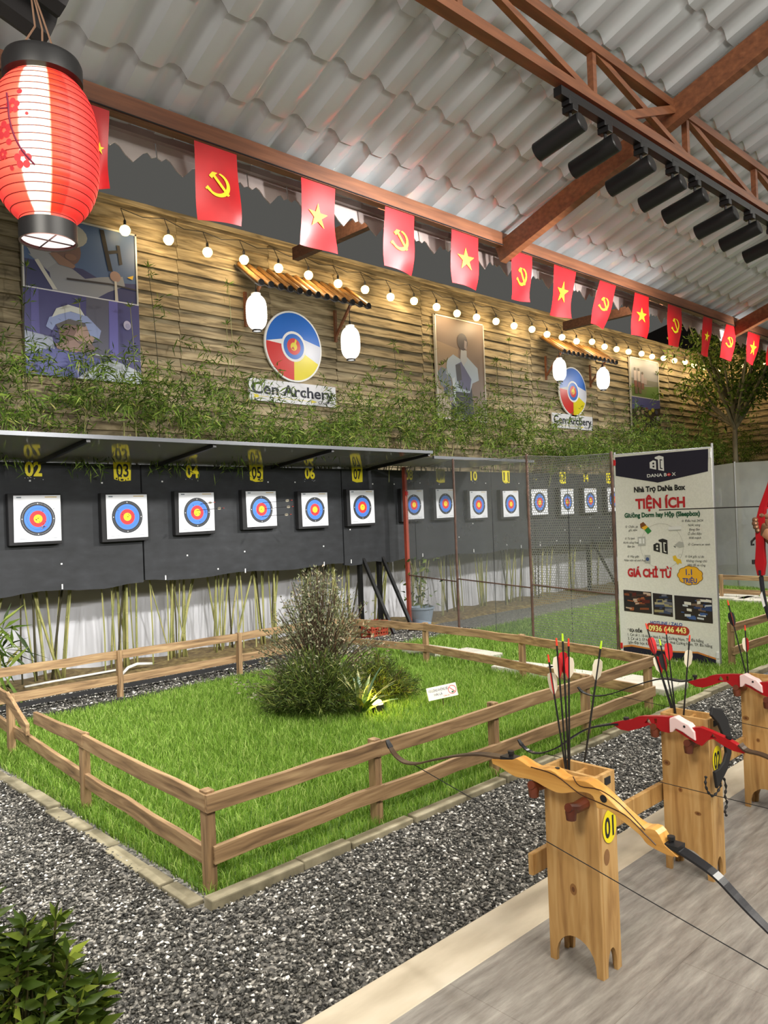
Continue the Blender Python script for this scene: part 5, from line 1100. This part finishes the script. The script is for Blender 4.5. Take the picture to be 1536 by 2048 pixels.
for i in range(10): r_ = 1.0 if i % 2 == 0 else .382; a = PI/2+i*PI/5; star.append((r_*math.cos(a), r_*math.sin(a)))
def tools_polys():
    out = []; sick = [(math.cos(math.radians(a)), math.sin(math.radians(a))) for a in range(78,-141,-9)]
    inner = [(-.10+.80*math.cos(math.radians(a)), .08+.80*math.sin(math.radians(a))) for a in range(-140,79,9)]; out.append(sick+inner)
    out.append([(-.62,-.50),(-.78,-.66),(-.98,-.46),(-1.04,-.52),(-1.14,-.40),(-.92,-.18),(-.80,-.30)])          # handle of the sickle
    out.append([(-.42,.62),(.70,-.86),(.90,-.72),(-.24,.78)])                                                  # handle of the hammer
    out.append([(-.78,.62),(-.46,.98),(.0,.96),(-.34,.66),(-.52,.42)]); return out
for k, (tl, tr, br_, bl, em) in enumerate(fl):
    c4 = [PY(a,c,EY) for a, c in (tl,tr,br_,bl)]; top = EZ-.003; dz_ = top-(c4[0].z+c4[1].z)/2; c4 = [p+Vector((0,0,dz_)) for p in c4]; c4[0].z = c4[1].z = top
    o3 = (c4[0]+c4[1])/2; t = thing('hanging_flag', 'red flag %s' % flb[k], 'flag', o3, 'flags hanging from the eave beam'); rk_ = random.Random(k); ph_ = rk_.uniform(0,6)
    wide = (c4[1]-c4[0]).length
    def fm(u, v, off=0):   # u,v in 0..1, v down
        a = c4[0].lerp(c4[1],u); c = c4[3].lerp(c4[2],u); p = a.lerp(c,v)-o3
        return Vector((p.x, p.y-.02+.016*math.sin(3.2*u+ph_+2*v)*v+.02*v*math.sin(ph_+5*v)*(u-.3)-off, p.z))
    n1, n2 = 8, 10; b = MB(); b.add([fm(i/n1,j/n2) for j in range(n2+1) for i in range(n1+1)], [(j*(n1+1)+i,j*(n1+1)+i+1,(j+1)*(n1+1)+i+1,(j+1)*(n1+1)+i) for j in range(n2) for i in range(n1)]); o = b.build('cloth', FLAGR, t, smooth=True)
    hgt = ((c4[3]+c4[2])/2-o3).length; b = MB(); R = .30 if em == 'star' else .26
    for poly in ([star] if em == 'star' else tools_polys()):
        b.add([fm(.5+x*R, .5-y*R*wide/hgt, .004) for x, y in poly], [tuple(range(len(poly)))])
    b.build('star_emblem' if em == 'star' else 'hammer_and_sickle_emblem', YELLOW, t)
# thin string along the beam
b = MB(); b.tube([(-2,EY-.03,EZ+.005),(19,EY-.03,EZ+.005)], .003, 5); o = b.build('flag_string', INK); tag(o, 'thin string along the eave beam that carries the flags', 'string')

# ------------------------------------------------------------------ wall pictures and signs
def board(name, label, cat, p0, p1, z0, z1, group=None):
    """thin board on the wall from x p0 to p1"""
    t = thing(name, label, cat, ((p0+p1)/2, WY-.068, z0), group); return t, (Vector((-(p1-p0)/2,-.022,0)), (1,0,0), (0,0,1), (0,-1,0)), p1-p0, z1-z0
WP = 9.36
def cm(r,g,b_): return mat('print_%d_%d_%d' % (r,g,b_), hexc(r,g,b_), .45)
def poster(label, a, c, e, layers, frame=True):
    A, Bp, E = PY(*a,WP), PY(*c,WP), PY(*e,WP); x0, x1 = A.x, Bp.x; z1 = (A.z+Bp.z)/2; z0 = E.z
    t, fr_, w, h = board('wall_poster', label, 'poster', x0, x1, z0, z1, 'framed photo posters on the plank wall'); b = MB(); b.box((-w/2,-.02,0),(w/2,0.012,h)); b.build('backing_board', mat('poster_edge', hexc(196,196,196), .5), t)
    b = MB()
    for i, (col, pts) in enumerate(layers): b.poly([(u*w, (1-v)*h) for u, v in pts], *fr_, .001+i*.0007, cm(*col))
    b.build('printed_photo', None, t)
    b = MB(); f_ = .018*1.2
    for q0, q1 in (((-w/2,0),(w/2,f_)),((-w/2,h-f_),(w/2,h)),((-w/2,0),(-w/2+f_,h)),((w/2-f_,0),(w/2,h))): b.box((q0[0],-.034,q0[1]),(q1[0],-.018,q1[1]))
    b.build('frame', mat('pale_frame', hexc(206,204,198), .4, .2), t)
def el(cx, cy_, rx, ry, n=18): return circ(cx, cy_, rx, n, ry)
# two archers at a range
poster('large poster of two archers, blue above and violet below, behind the red lantern', (37,420), (268,470), (275,770), [
  ((84,108,150), [(0,0),(1,0),(1,.47),(0,.47)]), ((66,68,110), [(0,.30),(.5,.30),(.7,.36),(1,.33),(1,.47),(0,.47)]), ((150,152,160), [(.05,.27),(.30,.26),(.52,.36),(.66,.33),(.86,.30),(.88,.36),(.72,.42),(.62,.47),(.24,.47),(.22,.36)]),
  ((160,162,170), [(.02,.20),(.10,.14),(.22,.22),(.30,.28),(.20,.34),(.08,.28)]), ((206,204,196), [(.10,.30),(.13,.29),(.28,.46),(.24,.46)]), ((122,96,92), el(.36,.20,.13,.10)), ((170,172,170), el(.38,.10,.17,.08)), ((150,118,104), [(.22,.24),(.28,.23),(.44,.29),(.42,.31),(.30,.30)]), ((140,108,96), el(.40,.24,.05,.02)),
  ((34,32,34), [(.66,.02),(.70,.02),(.74,.18),(.77,.28),(.73,.28),(.70,.17)]), ((44,42,42), [(.73,.15),(.83,.13),(.83,.15),(.74,.17)]), ((40,38,40), [(.81,.10),(.84,.10),(.86,.22),(.83,.23)]), ((168,138,128), el(.79,.31,.05,.035)), ((60,56,60), [(.36,.375),(.74,.36),(1,.37),(1,.378),(.74,.372),(.36,.388)]), ((206,200,190), [(.78,.34),(.80,.34),(.81,.47),(.78,.47)]), ((226,186,60), [(.90,.30),(.96,.28),(.95,.31)]),
  ((222,222,228), [(0,.468),(1,.468),(1,.476),(0,.476)]),
  ((76,74,128), [(0,.476),(1,.476),(1,1),(0,1)]), ((92,92,110), [(.52,.476),(.72,.476),(.70,.86),(.50,.86)]), ((104,100,176), [(.72,.476),(.80,.476),(.79,.93),(.71,.93)]), ((96,92,160), [(.06,.476),(.12,.476),(.12,.80),(.05,.80)]),
  ((168,176,196), [(0,.74),(.22,.76),(.24,.84),(.06,.90),(0,.92)]), ((92,96,160), [(0,.88),(.2,.83),(.6,.86),(.75,.93),(.55,.96),(.4,1),(0,1)]), ((188,196,206), [(.58,.90),(.75,.86),(1,.92),(1,1),(.42,1)]), ((132,104,96), el(.42,.70,.15,.11)), ((176,146,132), [(.46,.66),(.55,.66),(.59,.72),(.55,.78),(.46,.80),(.40,.74)]), ((98,92,92), [(.24,.66),(.36,.62),(.52,.64),(.50,.67),(.36,.67),(.28,.72)]),
  ((150,164,210), [(.17,.70),(.20,.64),(.36,.585),(.52,.60),(.64,.68),(.62,.735),(.54,.72),(.50,.645),(.36,.635),(.25,.68),(.22,.72)]), ((214,216,210), [(.22,.64),(.26,.58),(.36,.545),(.46,.555),(.50,.60),(.38,.585),(.28,.615)]), ((120,100,96), el(.46,.80,.12,.035)), ((160,132,122), [(.24,.80),(.40,.76),(.48,.80),(.42,.84),(.26,.83)]), ((196,200,214), [(.55,.835),(1,.845),(1,.85),(.55,.842)]), ((196,190,220), el(.88,.62,.035,.03)), ((170,166,206), el(.885,.625,.022,.018))])
poster('poster of a lone archer in a white robe with bowed head on grey brown', (864,627), (962,652), (869,837), [
  ((128,112,104), [(0,0),(1,0),(1,1),(0,1)]), ((150,130,112), [(0,.25),(.45,.3),(.4,.7),(0,.75)]), ((168,156,140), [(0,.72),(.3,.7),(.3,1),(0,1)]), ((52,56,66), [(.30,.70),(.70,.66),(.74,1),(.24,1)]), ((110,120,138), [(.02,.56),(.10,.50),(.24,.52),(.30,.66),(.22,.72),(.08,.68)]), ((164,178,196), [(.22,.42),(.34,.36),(.50,.40),(.62,.36),(.84,.46),(.86,.58),(.72,.62),(.66,.72),(.34,.72),(.28,.58),(.18,.56)]), ((98,100,132), [(.38,.46),(.50,.42),(.70,.58),(.66,.70),(.44,.68)]), ((80,82,92), [(.38,.46),(.48,.44),(.50,.60),(.40,.62)]),
  ((172,176,186), [(.50,.30),(.62,.30),(.62,.40),(.54,.46),(.48,.40)]), ((70,66,76), el(.54,.22,.105,.085)), ((150,140,146), [(.58,.20),(.63,.21),(.62,.29),(.57,.28)]), ((132,124,142), [(.16,.68),(.24,.66),(.40,.86),(.36,.88),(.22,.80)]), ((186,196,206), [(.30,.60),(.36,.58),(.36,.84),(.32,.84)]), ((94,96,120), el(.20,.72,.07,.04))])
poster('narrow team photo poster, athletes on grass above a crowd below', (1255,712), (1312,727), (1258,868), [
  ((142,146,160), [(0,0),(1,0),(1,.5),(0,.5)]), ((112,116,116), [(0,.27),(1,.27),(1,.34),(0,.34)]), ((96,120,62), [(0,.34),(.5,.36),(1,.33),(1,.52),(0,.52)]), ((90,128,56), [(.45,.52),(.62,.36),(1,.36),(1,.52)])]+
  [(c_, [(x,y0),(x+.10,y0),(x+.10,y1),(x,y1)]) for x, y0, y1, c_ in ((.12,.17,.30,(190,178,186)),(.24,.17,.30,(196,186,192)),(.36,.20,.32,(176,160,172)),(.46,.24,.33,(160,150,160)),(.12,.30,.38,(120,60,60)),(.24,.31,.39,(110,54,56)),(.36,.32,.40,(116,66,62)),(.13,.38,.47,(92,66,56)),(.26,.38,.46,(96,70,58)))]+
  [((40,36,40), el(.16,.15,.03,.02)), ((44,38,40), el(.28,.15,.03,.02)), ((60,48,48), el(.41,.19,.03,.018)), ((206,206,206), [(0,.505),(1,.505),(1,.515),(0,.515)]), ((84,86,146), [(0,.515),(1,.515),(1,1),(0,1)]), ((54,46,44), [(0,.68),(.3,.63),(.6,.66),(1,.62),(1,1),(0,1)])]+
  [(c_, el(x,y,.06,.03,8)) for x, y, c_ in ((.15,.62,(110,140,150)),(.20,.72,(176,150,140)),(.36,.70,(150,120,110)),(.5,.66,(120,70,80)),(.62,.70,(170,160,70)),(.72,.66,(180,170,60)),(.85,.68,(70,70,90)),(.9,.76,(170,160,170)),(.25,.8,(160,110,100)),(.4,.78,(130,140,60)),(.55,.8,(120,130,50)),(.7,.82,(70,60,60)),(.15,.9,(150,70,60)),(.32,.92,(190,150,130)),(.5,.92,(170,120,60)),(.66,.92,(196,196,110)),(.8,.9,(150,150,160)),(.92,.9,(120,70,80)))])
# round logos and name boards
def logo_disc(label, pc, pl, pr_, pt, pb):
    C_, l_, r2, t_, b_ = PY(*pc,WP), PY(*pl,WP), PY(*pr_,WP), PY(*pt,WP), PY(*pb,WP); R = .5*((r2.x-l_.x)/2+(t_.z-b_.z)/2); t = thing('logo_disc', label, 'sign', ((r2.x+l_.x)/2,WY-.068,(t_.z+b_.z)/2)); b = MB(); b.prism(circ(0,0,R,48), (0,.01,0),(1,0,0),(0,0,1),(0,-1,0),.03,WHITE); fr_ = ((0,-.021,0),(1,0,0),(0,0,1),(0,-1,0)); R2 = R*.95
    LB, LR, LY, LG = mat('logo_blue', hexc(34,104,196), .4), mat('logo_red', hexc(200,40,38), .4), mat('logo_yellow', hexc(216,200,30), .4), mat('logo_grey', hexc(205,208,222), .4)
    arc = lambda a0,a1,rr=R2: [(rr*math.cos(math.radians(a0+(a1-a0)*i/24)), rr*math.sin(math.radians(a0+(a1-a0)*i/24))) for i in range(25)]
    b.poly([(R2*.16,R2*.30)]+arc(6,176), *fr_, .001, LB); b.poly([(0,0)]+arc(176,268), *fr_, .0012, LR); b.poly([(0,0)]+arc(268,334), *fr_, .0012, LY); b.poly([(0,0)]+arc(334,366)+[(R2*.3,R2*.25)], *fr_, .0014, LG)
    for rr, mm in ((.43,WHITE),(.36,LB),(.235,LR),(.115,LY)): b.poly(circ(-R*.01,0,R*rr,32), *fr_, .002+.0008*(1-rr), mm)
    b.poly([(-.02*R,.02*R),(.05*R,.22*R),(.10*R,.18*R),(.04*R,.0)], *fr_, .003, LY); b.poly([(-.03*R,.0),(-.10*R,-.06*R),(.02*R,-.10*R)], *fr_, .003, LR); b.build('printed_disc', None, t)
logo_disc('large round four-colour archery logo over the left name board', (582,692), (525,668), (639,702), (583,624), (583,765))
logo_disc('round four-colour archery logo over the right, farther name board', (1140,785), (1116,775), (1168,795), (1141,732), (1142,836))
def slab_text(b, s, u0, v0, w, h, fr_, d, m):
    put_text(b, s, u0, v0, w, h, fr_, d, m, .022); v, f = text_mesh(s); lo_, hi_ = v[:,0].min(), v[:,0].max(); sx = w/(hi_-lo_); sy = h/.73
    # slab serifs: short feet under the stems standing on the baseline
    import collections
    xs_ = sorted(set(np.round(v[np.abs(v[:,1]) < .004, 0], 3))); run = []
    for x in xs_:
        if run and x-run[-1][1] < .13 and x-run[-1][0] < .14: run[-1][1] = x
        else: run.append([x,x])
    for a, c in run:
        if .03 < c-a < .16: b.poly([(u0+(a-.05-lo_)*sx, v0-.0),(u0+(c+.05-lo_)*sx, v0-.0),(u0+(c+.05-lo_)*sx, v0+.045*sy),(u0+(a-.05-lo_)*sx, v0+.045*sy)], *fr_, d, m)
    for gx in (.0,): pass
def name_board(label, a, c, e):
    A, C_, E = PY(*a,WP), PY(*c,WP), PY(*e,WP); w = C_.x-A.x; z1 = (A.z+C_.z)/2; h = z1-E.z; t = thing('name_board', label, 'sign', ((A.x+C_.x)/2,WY-.068,E.z)); b = MB(); b.box((-w/2,-.02,0),(w/2,.012,h),mat('name_board_white', hexc(214,214,220), .5)); fr_ = (Vector((-w/2,-.021,0)),(1,0,0),(0,0,1),(0,-1,0)); NI = mat('navy_ink', hexc(20,24,44), .5)
    slab_text(b, 'Cen Archery', w*.03, h*.34, w*.94, h*.52, fr_, .0012, NI); put_text(b, 'Gym', w*.78, h*.10, w*.12, h*.16, fr_, .0012, NI, 0, .2)
    LY = MATS['logo_yellow']; b.poly([(w*.10,h*.20),(w*.72,h*.17),(w*.72,h*.19),(w*.10,h*.22)], *fr_, .001, LY); b.poly([(w*.04,h*.30),(w*.10,h*.27),(w*.10,h*.15),(w*.04,h*.12),(w*.06,h*.21)], *fr_, .0012, LY); b.poly([(w*.70,h*.25),(w*.77,h*.18),(w*.70,h*.11)], *fr_, .0012, LY); b.build('board_face', None, t)
name_board('white Cen Archery name board under the large round logo', (493,752), (667,779), (667,816))
name_board('white Cen Archery name board farther right under the smaller logo', (1100,824), (1181,836), (1181,862))

# ------------------------------------------------------------------ tiled awnings and white lanterns on the wall
TILE = nmat('lamp_sheen_tile', [(0.3, hexc(120,84,46)), (0.7, hexc(168,124,70))], 8, 3, (1,1,1), .4, 0, .1); TDK = mat('dark_tile', hexc(36,34,36), .6)  # tan colour holds the warm lamp highlights of the dark glossy ridge tiles
def awning(label, bl, br_, fl_, fr2, nr):
    A, Bp = PY(*bl,9.36), PY(*br_,9.36); Fa, Fb = PY(*fl_,8.88), PY(*fr2,8.88); zt = (A.z+Bp.z)/2; zf = (Fa.z+Fb.z)/2; x0, x1 = (A.x+Fa.x)/2, (Bp.x+Fb.x)/2; t = thing('tiled_awning', label, 'awning', ((x0+x1)/2,WY-.075,zf)); w = x1-x0; D_ = .50; h = zt-zf
    b = MB(); n = nr*8; V_ = [(-w/2+w*i/n, -D_*j, h*(1-j)-.02+.012*math.cos(2*PI*nr*i/n)) for j in (0,1) for i in range(n+1)]; b.add(V_, [(i,i+1,n+1+i+1,n+1+i) for i in range(n)]); o = b.build('tile_sheet', TDK, t); md = o.modifiers.new('thick', 'SOLIDIFY'); md.thickness = .015
    for k in range(nr):
        x = -w/2+w*(k+.5)/nr; b = MB(); b.tube([(x,0,h+.012),(x,-D_-.01,.012)], .036, 8, None); b.build('ridge_tile', TILE, t, smooth='auto')
        b = MB(); b.lathe([(0,.0),(.046,0),(.046,.03),(0,.03)], (0,0,0), 12); o = b.build('tile_end', TDK, t); o.rotation_euler = (PI/2,0,0); o.location = (x,-D_-.005,.004)
    for x in (-w*.43, w*.34):
        b = MB(); b.box((x-.02,-.04,-.50),(x+.02,0,.0)); b.beam((x,-.02,-.42),(x,-D_*.8,h*.10-.03), .035, .035); b.beam((x,-.02,h-.05),(x,-D_*.9,-.005), .035, .03); b.build('bracket', STEEL_ORANGE, t)
    return t
awning('left tiled awning on brown brackets over the large round logo', (466,529), (702,583), (505,563), (733,617), 13)
awning('right tiled awning on brown brackets over the farther round logo', (1083,676), (1196,702), (1111,703), (1226,725), 13)
WL = bpy.data.materials.new('lit_white_paper'); WL.use_nodes = True; nt = WL.node_tree; N, L = nt.nodes, nt.links; bs = N['Principled BSDF']; bs.inputs['Base Color'].default_value = (.8,.8,.78,1)
bs.inputs['Emission Color'].default_value = (1.0,.97,.92,1); bs.inputs['Emission Strength'].default_value = 1.5
def white_lantern(label, pc, hpx, ypl, wire_to):
    c = PY(*pc,ypl); top, bot = PY(pc[0],pc[1]-hpx/2,ypl), PY(pc[0],pc[1]+hpx/2,ypl); H_ = top.z-bot.z; R = H_*.275; t = thing('paper_lantern', label, 'lantern', c, 'white paper lanterns'); prof = []
    n = 30
    for i in range(n+1):
        s_ = -1+2*i/n; r_ = R*(1-abs(s_)**3.2)**.5 if abs(s_) < 1 else 0; r_ = max(r_, R*.42); prof.append((r_*(1-.012*(i % 2)), s_*H_*.47))
    b = MB(); b.lathe(prof, (0,0,0), 24); b.build('paper_shade', WL, t, smooth=True)
    b = MB(); b.lathe([(R*.40,-H_*.50),(R*.47,-H_*.50),(R*.47,-H_*.455),(R*.40,-H_*.455)], (0,0,0), 20); b.build('bottom_ring', BLACK, t); b = MB(); b.lathe([(0,H_*.47),(R*.46,H_*.465),(R*.46,H_*.5),(0,H_*.52)], (0,0,0), 16); b.build('top_cap', WHITE, t)
    b = MB(); b.tube([(0,0,H_*.5),(0,0,wire_to)], .006, 6); b.lathe([(0,H_*.52),(.016,H_*.52),(.016,H_*.62),(0,H_*.64)], (0,0,0), 8); b.build('hanging_wire', INK, t)
    a0 = -2.4; b = MB(); ps = [(R*1.005*math.cos(a0+.3*math.sin(k)), R*1.005*math.sin(a0+.3*math.sin(k)), H_*(.2-.05*k)) for k in range(6)]; b.tube(ps, .006, 4); b.build('printed_branch', mat('pale_ink', hexc(120,120,124), .7), t)
    light('lantern_glow', 'POINT', c+Vector((-.05,-R-.12,0)), 16, (1,.94,.84), .12)
white_lantern('white paper lantern hanging at the left end of the left awning', (513,625), 76, 8.93, .52)
white_lantern('white paper lantern hanging at the right end of the left awning', (701,686), 70, 8.93, .62)
white_lantern('white paper lantern hanging at the left end of the right awning', (1119,740), 48, 8.93, .42)
white_lantern('white paper lantern hanging at the right end of the right awning', (1206,758), 46, 8.93, .5)

# ------------------------------------------------------------------ string lights
bulbs = [(250,458),(337,477),(415,502),(488,517),(557,534),(617,548),(676,565),(730,577),(781,592),(828,600),(873,612),(914,625),(953,633),(992,641),(1028,650),(1064,657),(1094,667),(1124,673),(1153,681),(1184,682),(1209,692),(1233,697),(1257,702),(1283,706),(1304,712),(1327,715),(1349,720),(1370,723),(1388,729),(1406,735)]
BULB = emis('warm_bulb_glass', (1.0,.68,.26), 6)
fs = thing('string_lights', 'string of warm round bulbs along the top of the long plank wall', 'string lights', (4,9.15,5.3)); o0 = Vector((4,9.15,5.3)); hook = []
def bulb(p, t, o0, k):
    p = p-o0; b = MB(); n = 12; b.lathe([(0,-.085),(.04,-.075),(.065,-.038),(.068,-.004),(.052,.028),(.020,.046),(.014,.05)], p, 12); g = b.build('bulb', BULB, t, smooth=True); c = MB(); c.lathe([(0,.045),(.018,.045),(.018,.10),(.008,.12),(0,.12)], p, 10); c.build('socket', BLACK, g)
    return p+Vector((0,0,.12))
pts = [bulb(PY(a,c,9.15), fs, o0, k) for k, (a,c) in enumerate(bulbs)]
b = MB(); tops = []
for i, p in enumerate(pts):
    q_ = p+Vector((0,.10,.17)); b.tube([p,q_], .005, 5); tops.append(q_)
for i in range(len(tops)-1): m_ = (tops[i]+tops[i+1])/2-Vector((0,0,.05)); b.tube([tops[i],m_,tops[i+1]], .006, 5)
b.build('cable', INK, fs)
fs2 = thing('string_lights', 'shorter string of warm bulbs along the right plank wall behind the tree', 'string lights', (21.8,8,5.4)); o2 = Vector((21.8,8,5.4)); pts = [bulb(PX(a,c,21.8), fs2, o2, 0) for a, c in ((1438,737),(1484,729),(1529,725),(1566,722))]
b = MB(); b.tube([p+Vector((0,0,.1)) for p in pts], .006, 5); b.build('cable', INK, fs2)
for k, (a,c) in enumerate(bulbs):
    if k % 2 == 1: light('string_bulb_glow', 'POINT', PY(a,c,8.95), 17, (1.0,.74,.42), .12)
for a, c in ((1438,737),(1529,725)): light('string_bulb_glow', 'POINT', PX(a,c,21.5), 16, (1.0,.66,.30), .12)

# ------------------------------------------------------------------ red lantern close to the camera
LC = Vector((.885,2.335,2.732)); RL = .151
rl = thing('red_paper_lantern', 'large glowing red paper lantern hanging top left, close to the camera', 'lantern', LC)
to_cam = math.atan2(-LC.y, -LC.x)
m, nt, bs = base('red_lantern_paper'); N, L = nt.nodes, nt.links
tc = N.new('ShaderNodeTexCoord'); sx = N.new('ShaderNodeSeparateXYZ'); L.new(tc.outputs['UV'], sx.inputs[0])
rp_ = ramp(nt, [(0.0,hexc(214,40,38)),(.30,hexc(222,52,48)),(.3001,hexc(230,62,54)),(.425,hexc(240,92,70)),(.43,hexc(255,246,226)),(.513,hexc(255,240,206)),(.517,hexc(224,62,34)),(.572,hexc(214,44,34)),(.576,hexc(230,66,54)),(.66,hexc(220,46,44)),(.80,hexc(206,34,34))]); rp_.color_ramp.interpolation = 'LINEAR'  # red panels, with the bulb's white-hot stripe put into the colour
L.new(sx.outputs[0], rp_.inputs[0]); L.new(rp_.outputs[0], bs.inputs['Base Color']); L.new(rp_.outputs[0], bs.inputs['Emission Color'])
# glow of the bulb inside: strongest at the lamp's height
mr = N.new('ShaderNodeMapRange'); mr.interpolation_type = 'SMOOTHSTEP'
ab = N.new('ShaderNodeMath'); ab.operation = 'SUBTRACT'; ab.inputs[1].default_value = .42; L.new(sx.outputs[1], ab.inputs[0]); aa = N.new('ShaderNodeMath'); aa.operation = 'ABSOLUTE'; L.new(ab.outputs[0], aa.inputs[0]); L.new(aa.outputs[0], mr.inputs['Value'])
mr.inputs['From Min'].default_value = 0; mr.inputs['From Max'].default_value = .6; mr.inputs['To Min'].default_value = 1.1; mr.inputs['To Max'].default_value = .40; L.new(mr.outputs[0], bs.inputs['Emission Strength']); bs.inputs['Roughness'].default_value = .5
REDL = m
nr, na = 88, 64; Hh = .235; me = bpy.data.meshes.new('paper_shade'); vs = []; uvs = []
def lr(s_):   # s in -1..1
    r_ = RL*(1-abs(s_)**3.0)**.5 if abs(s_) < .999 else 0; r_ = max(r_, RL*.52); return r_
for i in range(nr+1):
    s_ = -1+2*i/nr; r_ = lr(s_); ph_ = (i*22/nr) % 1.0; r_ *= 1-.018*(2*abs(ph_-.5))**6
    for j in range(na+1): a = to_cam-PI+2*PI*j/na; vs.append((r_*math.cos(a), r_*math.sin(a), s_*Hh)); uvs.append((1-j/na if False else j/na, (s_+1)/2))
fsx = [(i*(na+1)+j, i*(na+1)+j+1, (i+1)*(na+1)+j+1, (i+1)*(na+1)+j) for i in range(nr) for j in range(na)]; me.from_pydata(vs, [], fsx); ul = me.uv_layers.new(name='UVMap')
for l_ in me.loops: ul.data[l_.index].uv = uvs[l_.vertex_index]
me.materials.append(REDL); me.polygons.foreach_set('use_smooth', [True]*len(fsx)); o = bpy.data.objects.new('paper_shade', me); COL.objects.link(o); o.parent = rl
for i in range(1,22):
    s_ = -1+2*i/22; b = MB(); r_ = lr(s_)*.990; b.tube([(r_*math.cos(2*PI*k/40), r_*math.sin(2*PI*k/40), s_*Hh) for k in range(41)], .0013, 4); o = b.build('wire_rib', mat('rib_wire', hexc(120,14,14), .6), rl)
b = MB(); b.lathe([(RL*.50,-Hh-.042),(RL*.54,-Hh-.042),(RL*.54,-Hh+.012),(RL*.50,-Hh+.012)], (0,0,0), 40); b.build('bottom_ring', BLACK, rl, smooth='auto')
b = MB(); b.lathe([(0,Hh+.03),(RL*.70,Hh+.03),(RL*.74,Hh+.015),(RL*.74,Hh-.03),(RL*.62,Hh-.035)], (0,0,0), 40); b.build('top_ring', BLACK, rl, smooth='auto')
b = MB(); b.tube([(-RL*.5,0,-Hh-.036),(RL*.5,0,-Hh-.036)], .0022, 5); b.tube([(0,-RL*.5,-Hh-.036),(0,RL*.5,-Hh-.036)], .0022, 5); b.build('wire_cross', BLACKMETAL, rl)
b = MB(); b.lathe([(0,0),(RL*.5,0)], (0,0,-Hh-.032), 32); b.build('lit_bottom', emis('lantern_inside', (1.0,.86,.82), 1.1), rl)
# blossom branch printed on the paper
def ls(du, dv, off=.0022):   # offsets in metres from the point facing the camera
    s_ = max(-.95,min(.95,dv/Hh)); r_ = lr(s_)+off; a = to_cam+du/RL; return (r_*math.cos(a), r_*math.sin(a), s_*Hh)
PK = mat('blossom_ink', hexc(176,36,44), .6, emit=hexc(176,36,44), es=.35); b = MB(); bp_ = [(-.105,.095),(-.098,.06),(-.095,.02),(-.082,-.03),(-.06,-.075),(-.03,-.11)]; b.tube([ls(*q_) for q_ in smooth_curve(bp_,4)], .0028, 5); b.tube([ls(-.13,.055),ls(-.10,.05)], .002, 4); b.build('printed_branch', mat('branch_ink', hexc(110,26,60), .6), rl)
b = MB()
for cx_, cz_, r_ in ((-.085,.055,.022),(-.062,-.095,.026),(-.115,-.01,.026),(-.125,-.075,.016),(-.10,-.045,.009),(-.065,.095,.008),(-.045,.03,.005),(-.10,-.115,.007)):
    if r_ < .012: b.add([ls(cx_+r_*math.cos(2*PI*k/10), cz_+r_*math.sin(2*PI*k/10)) for k in range(10)], [tuple(range(10))]); continue
    for p_ in range(5):
        a = 2*PI*p_/5+.3; px_c, pz_c = cx_+r_*.62*math.cos(a), cz_+r_*.62*math.sin(a); b.add([ls(px_c+r_*.40*math.cos(2*PI*k/10), pz_c+r_*.40*math.sin(2*PI*k/10)) for k in range(10)], [tuple(range(10))])
b.build('printed_blossoms', PK, rl)
b = MB(); tp = Vector((-.02,.03,.52))
for dx in (-.07,.0,.05): b.tube([(dx,0,Hh+.03),(dx*.3+.01,.02,Hh+.14),tp], .003, 5)
b.build('hanging_cord', mat('jute_cord', hexc(120,90,70), .8), rl)
light('red_lantern_glow', 'POINT', LC+Vector((.0,.0,-Hh-.10)), 1.5, (1.0,.5,.4), .08)
# its own little tiled awning edge above, top left
t = thing('tiled_awning', 'corner of a small dark tiled awning above the red lantern', 'awning', (.67,2.47,3.175)); b = MB(); b.beam((-.9,-.05,.08),(.06,-.05,.10), .07, .11); b.beam((.03,-.45,.20),(.03,.02,.08), .06, .10); b.build('beam', STEEL_ORANGE, t)
for k in range(5): b = MB(); b.tube([(.07+.0*k,-.5+.13*k,.22-.03*k),(.30,-.5+.13*k,.14-.03*k)], .055, 8); b.build('ridge_tile', TDK, t, smooth='auto')
b = MB(); b.box((-.9,-.5,.14),(.2,.1,.18)); b.build('tile_sheet', TDK, t)
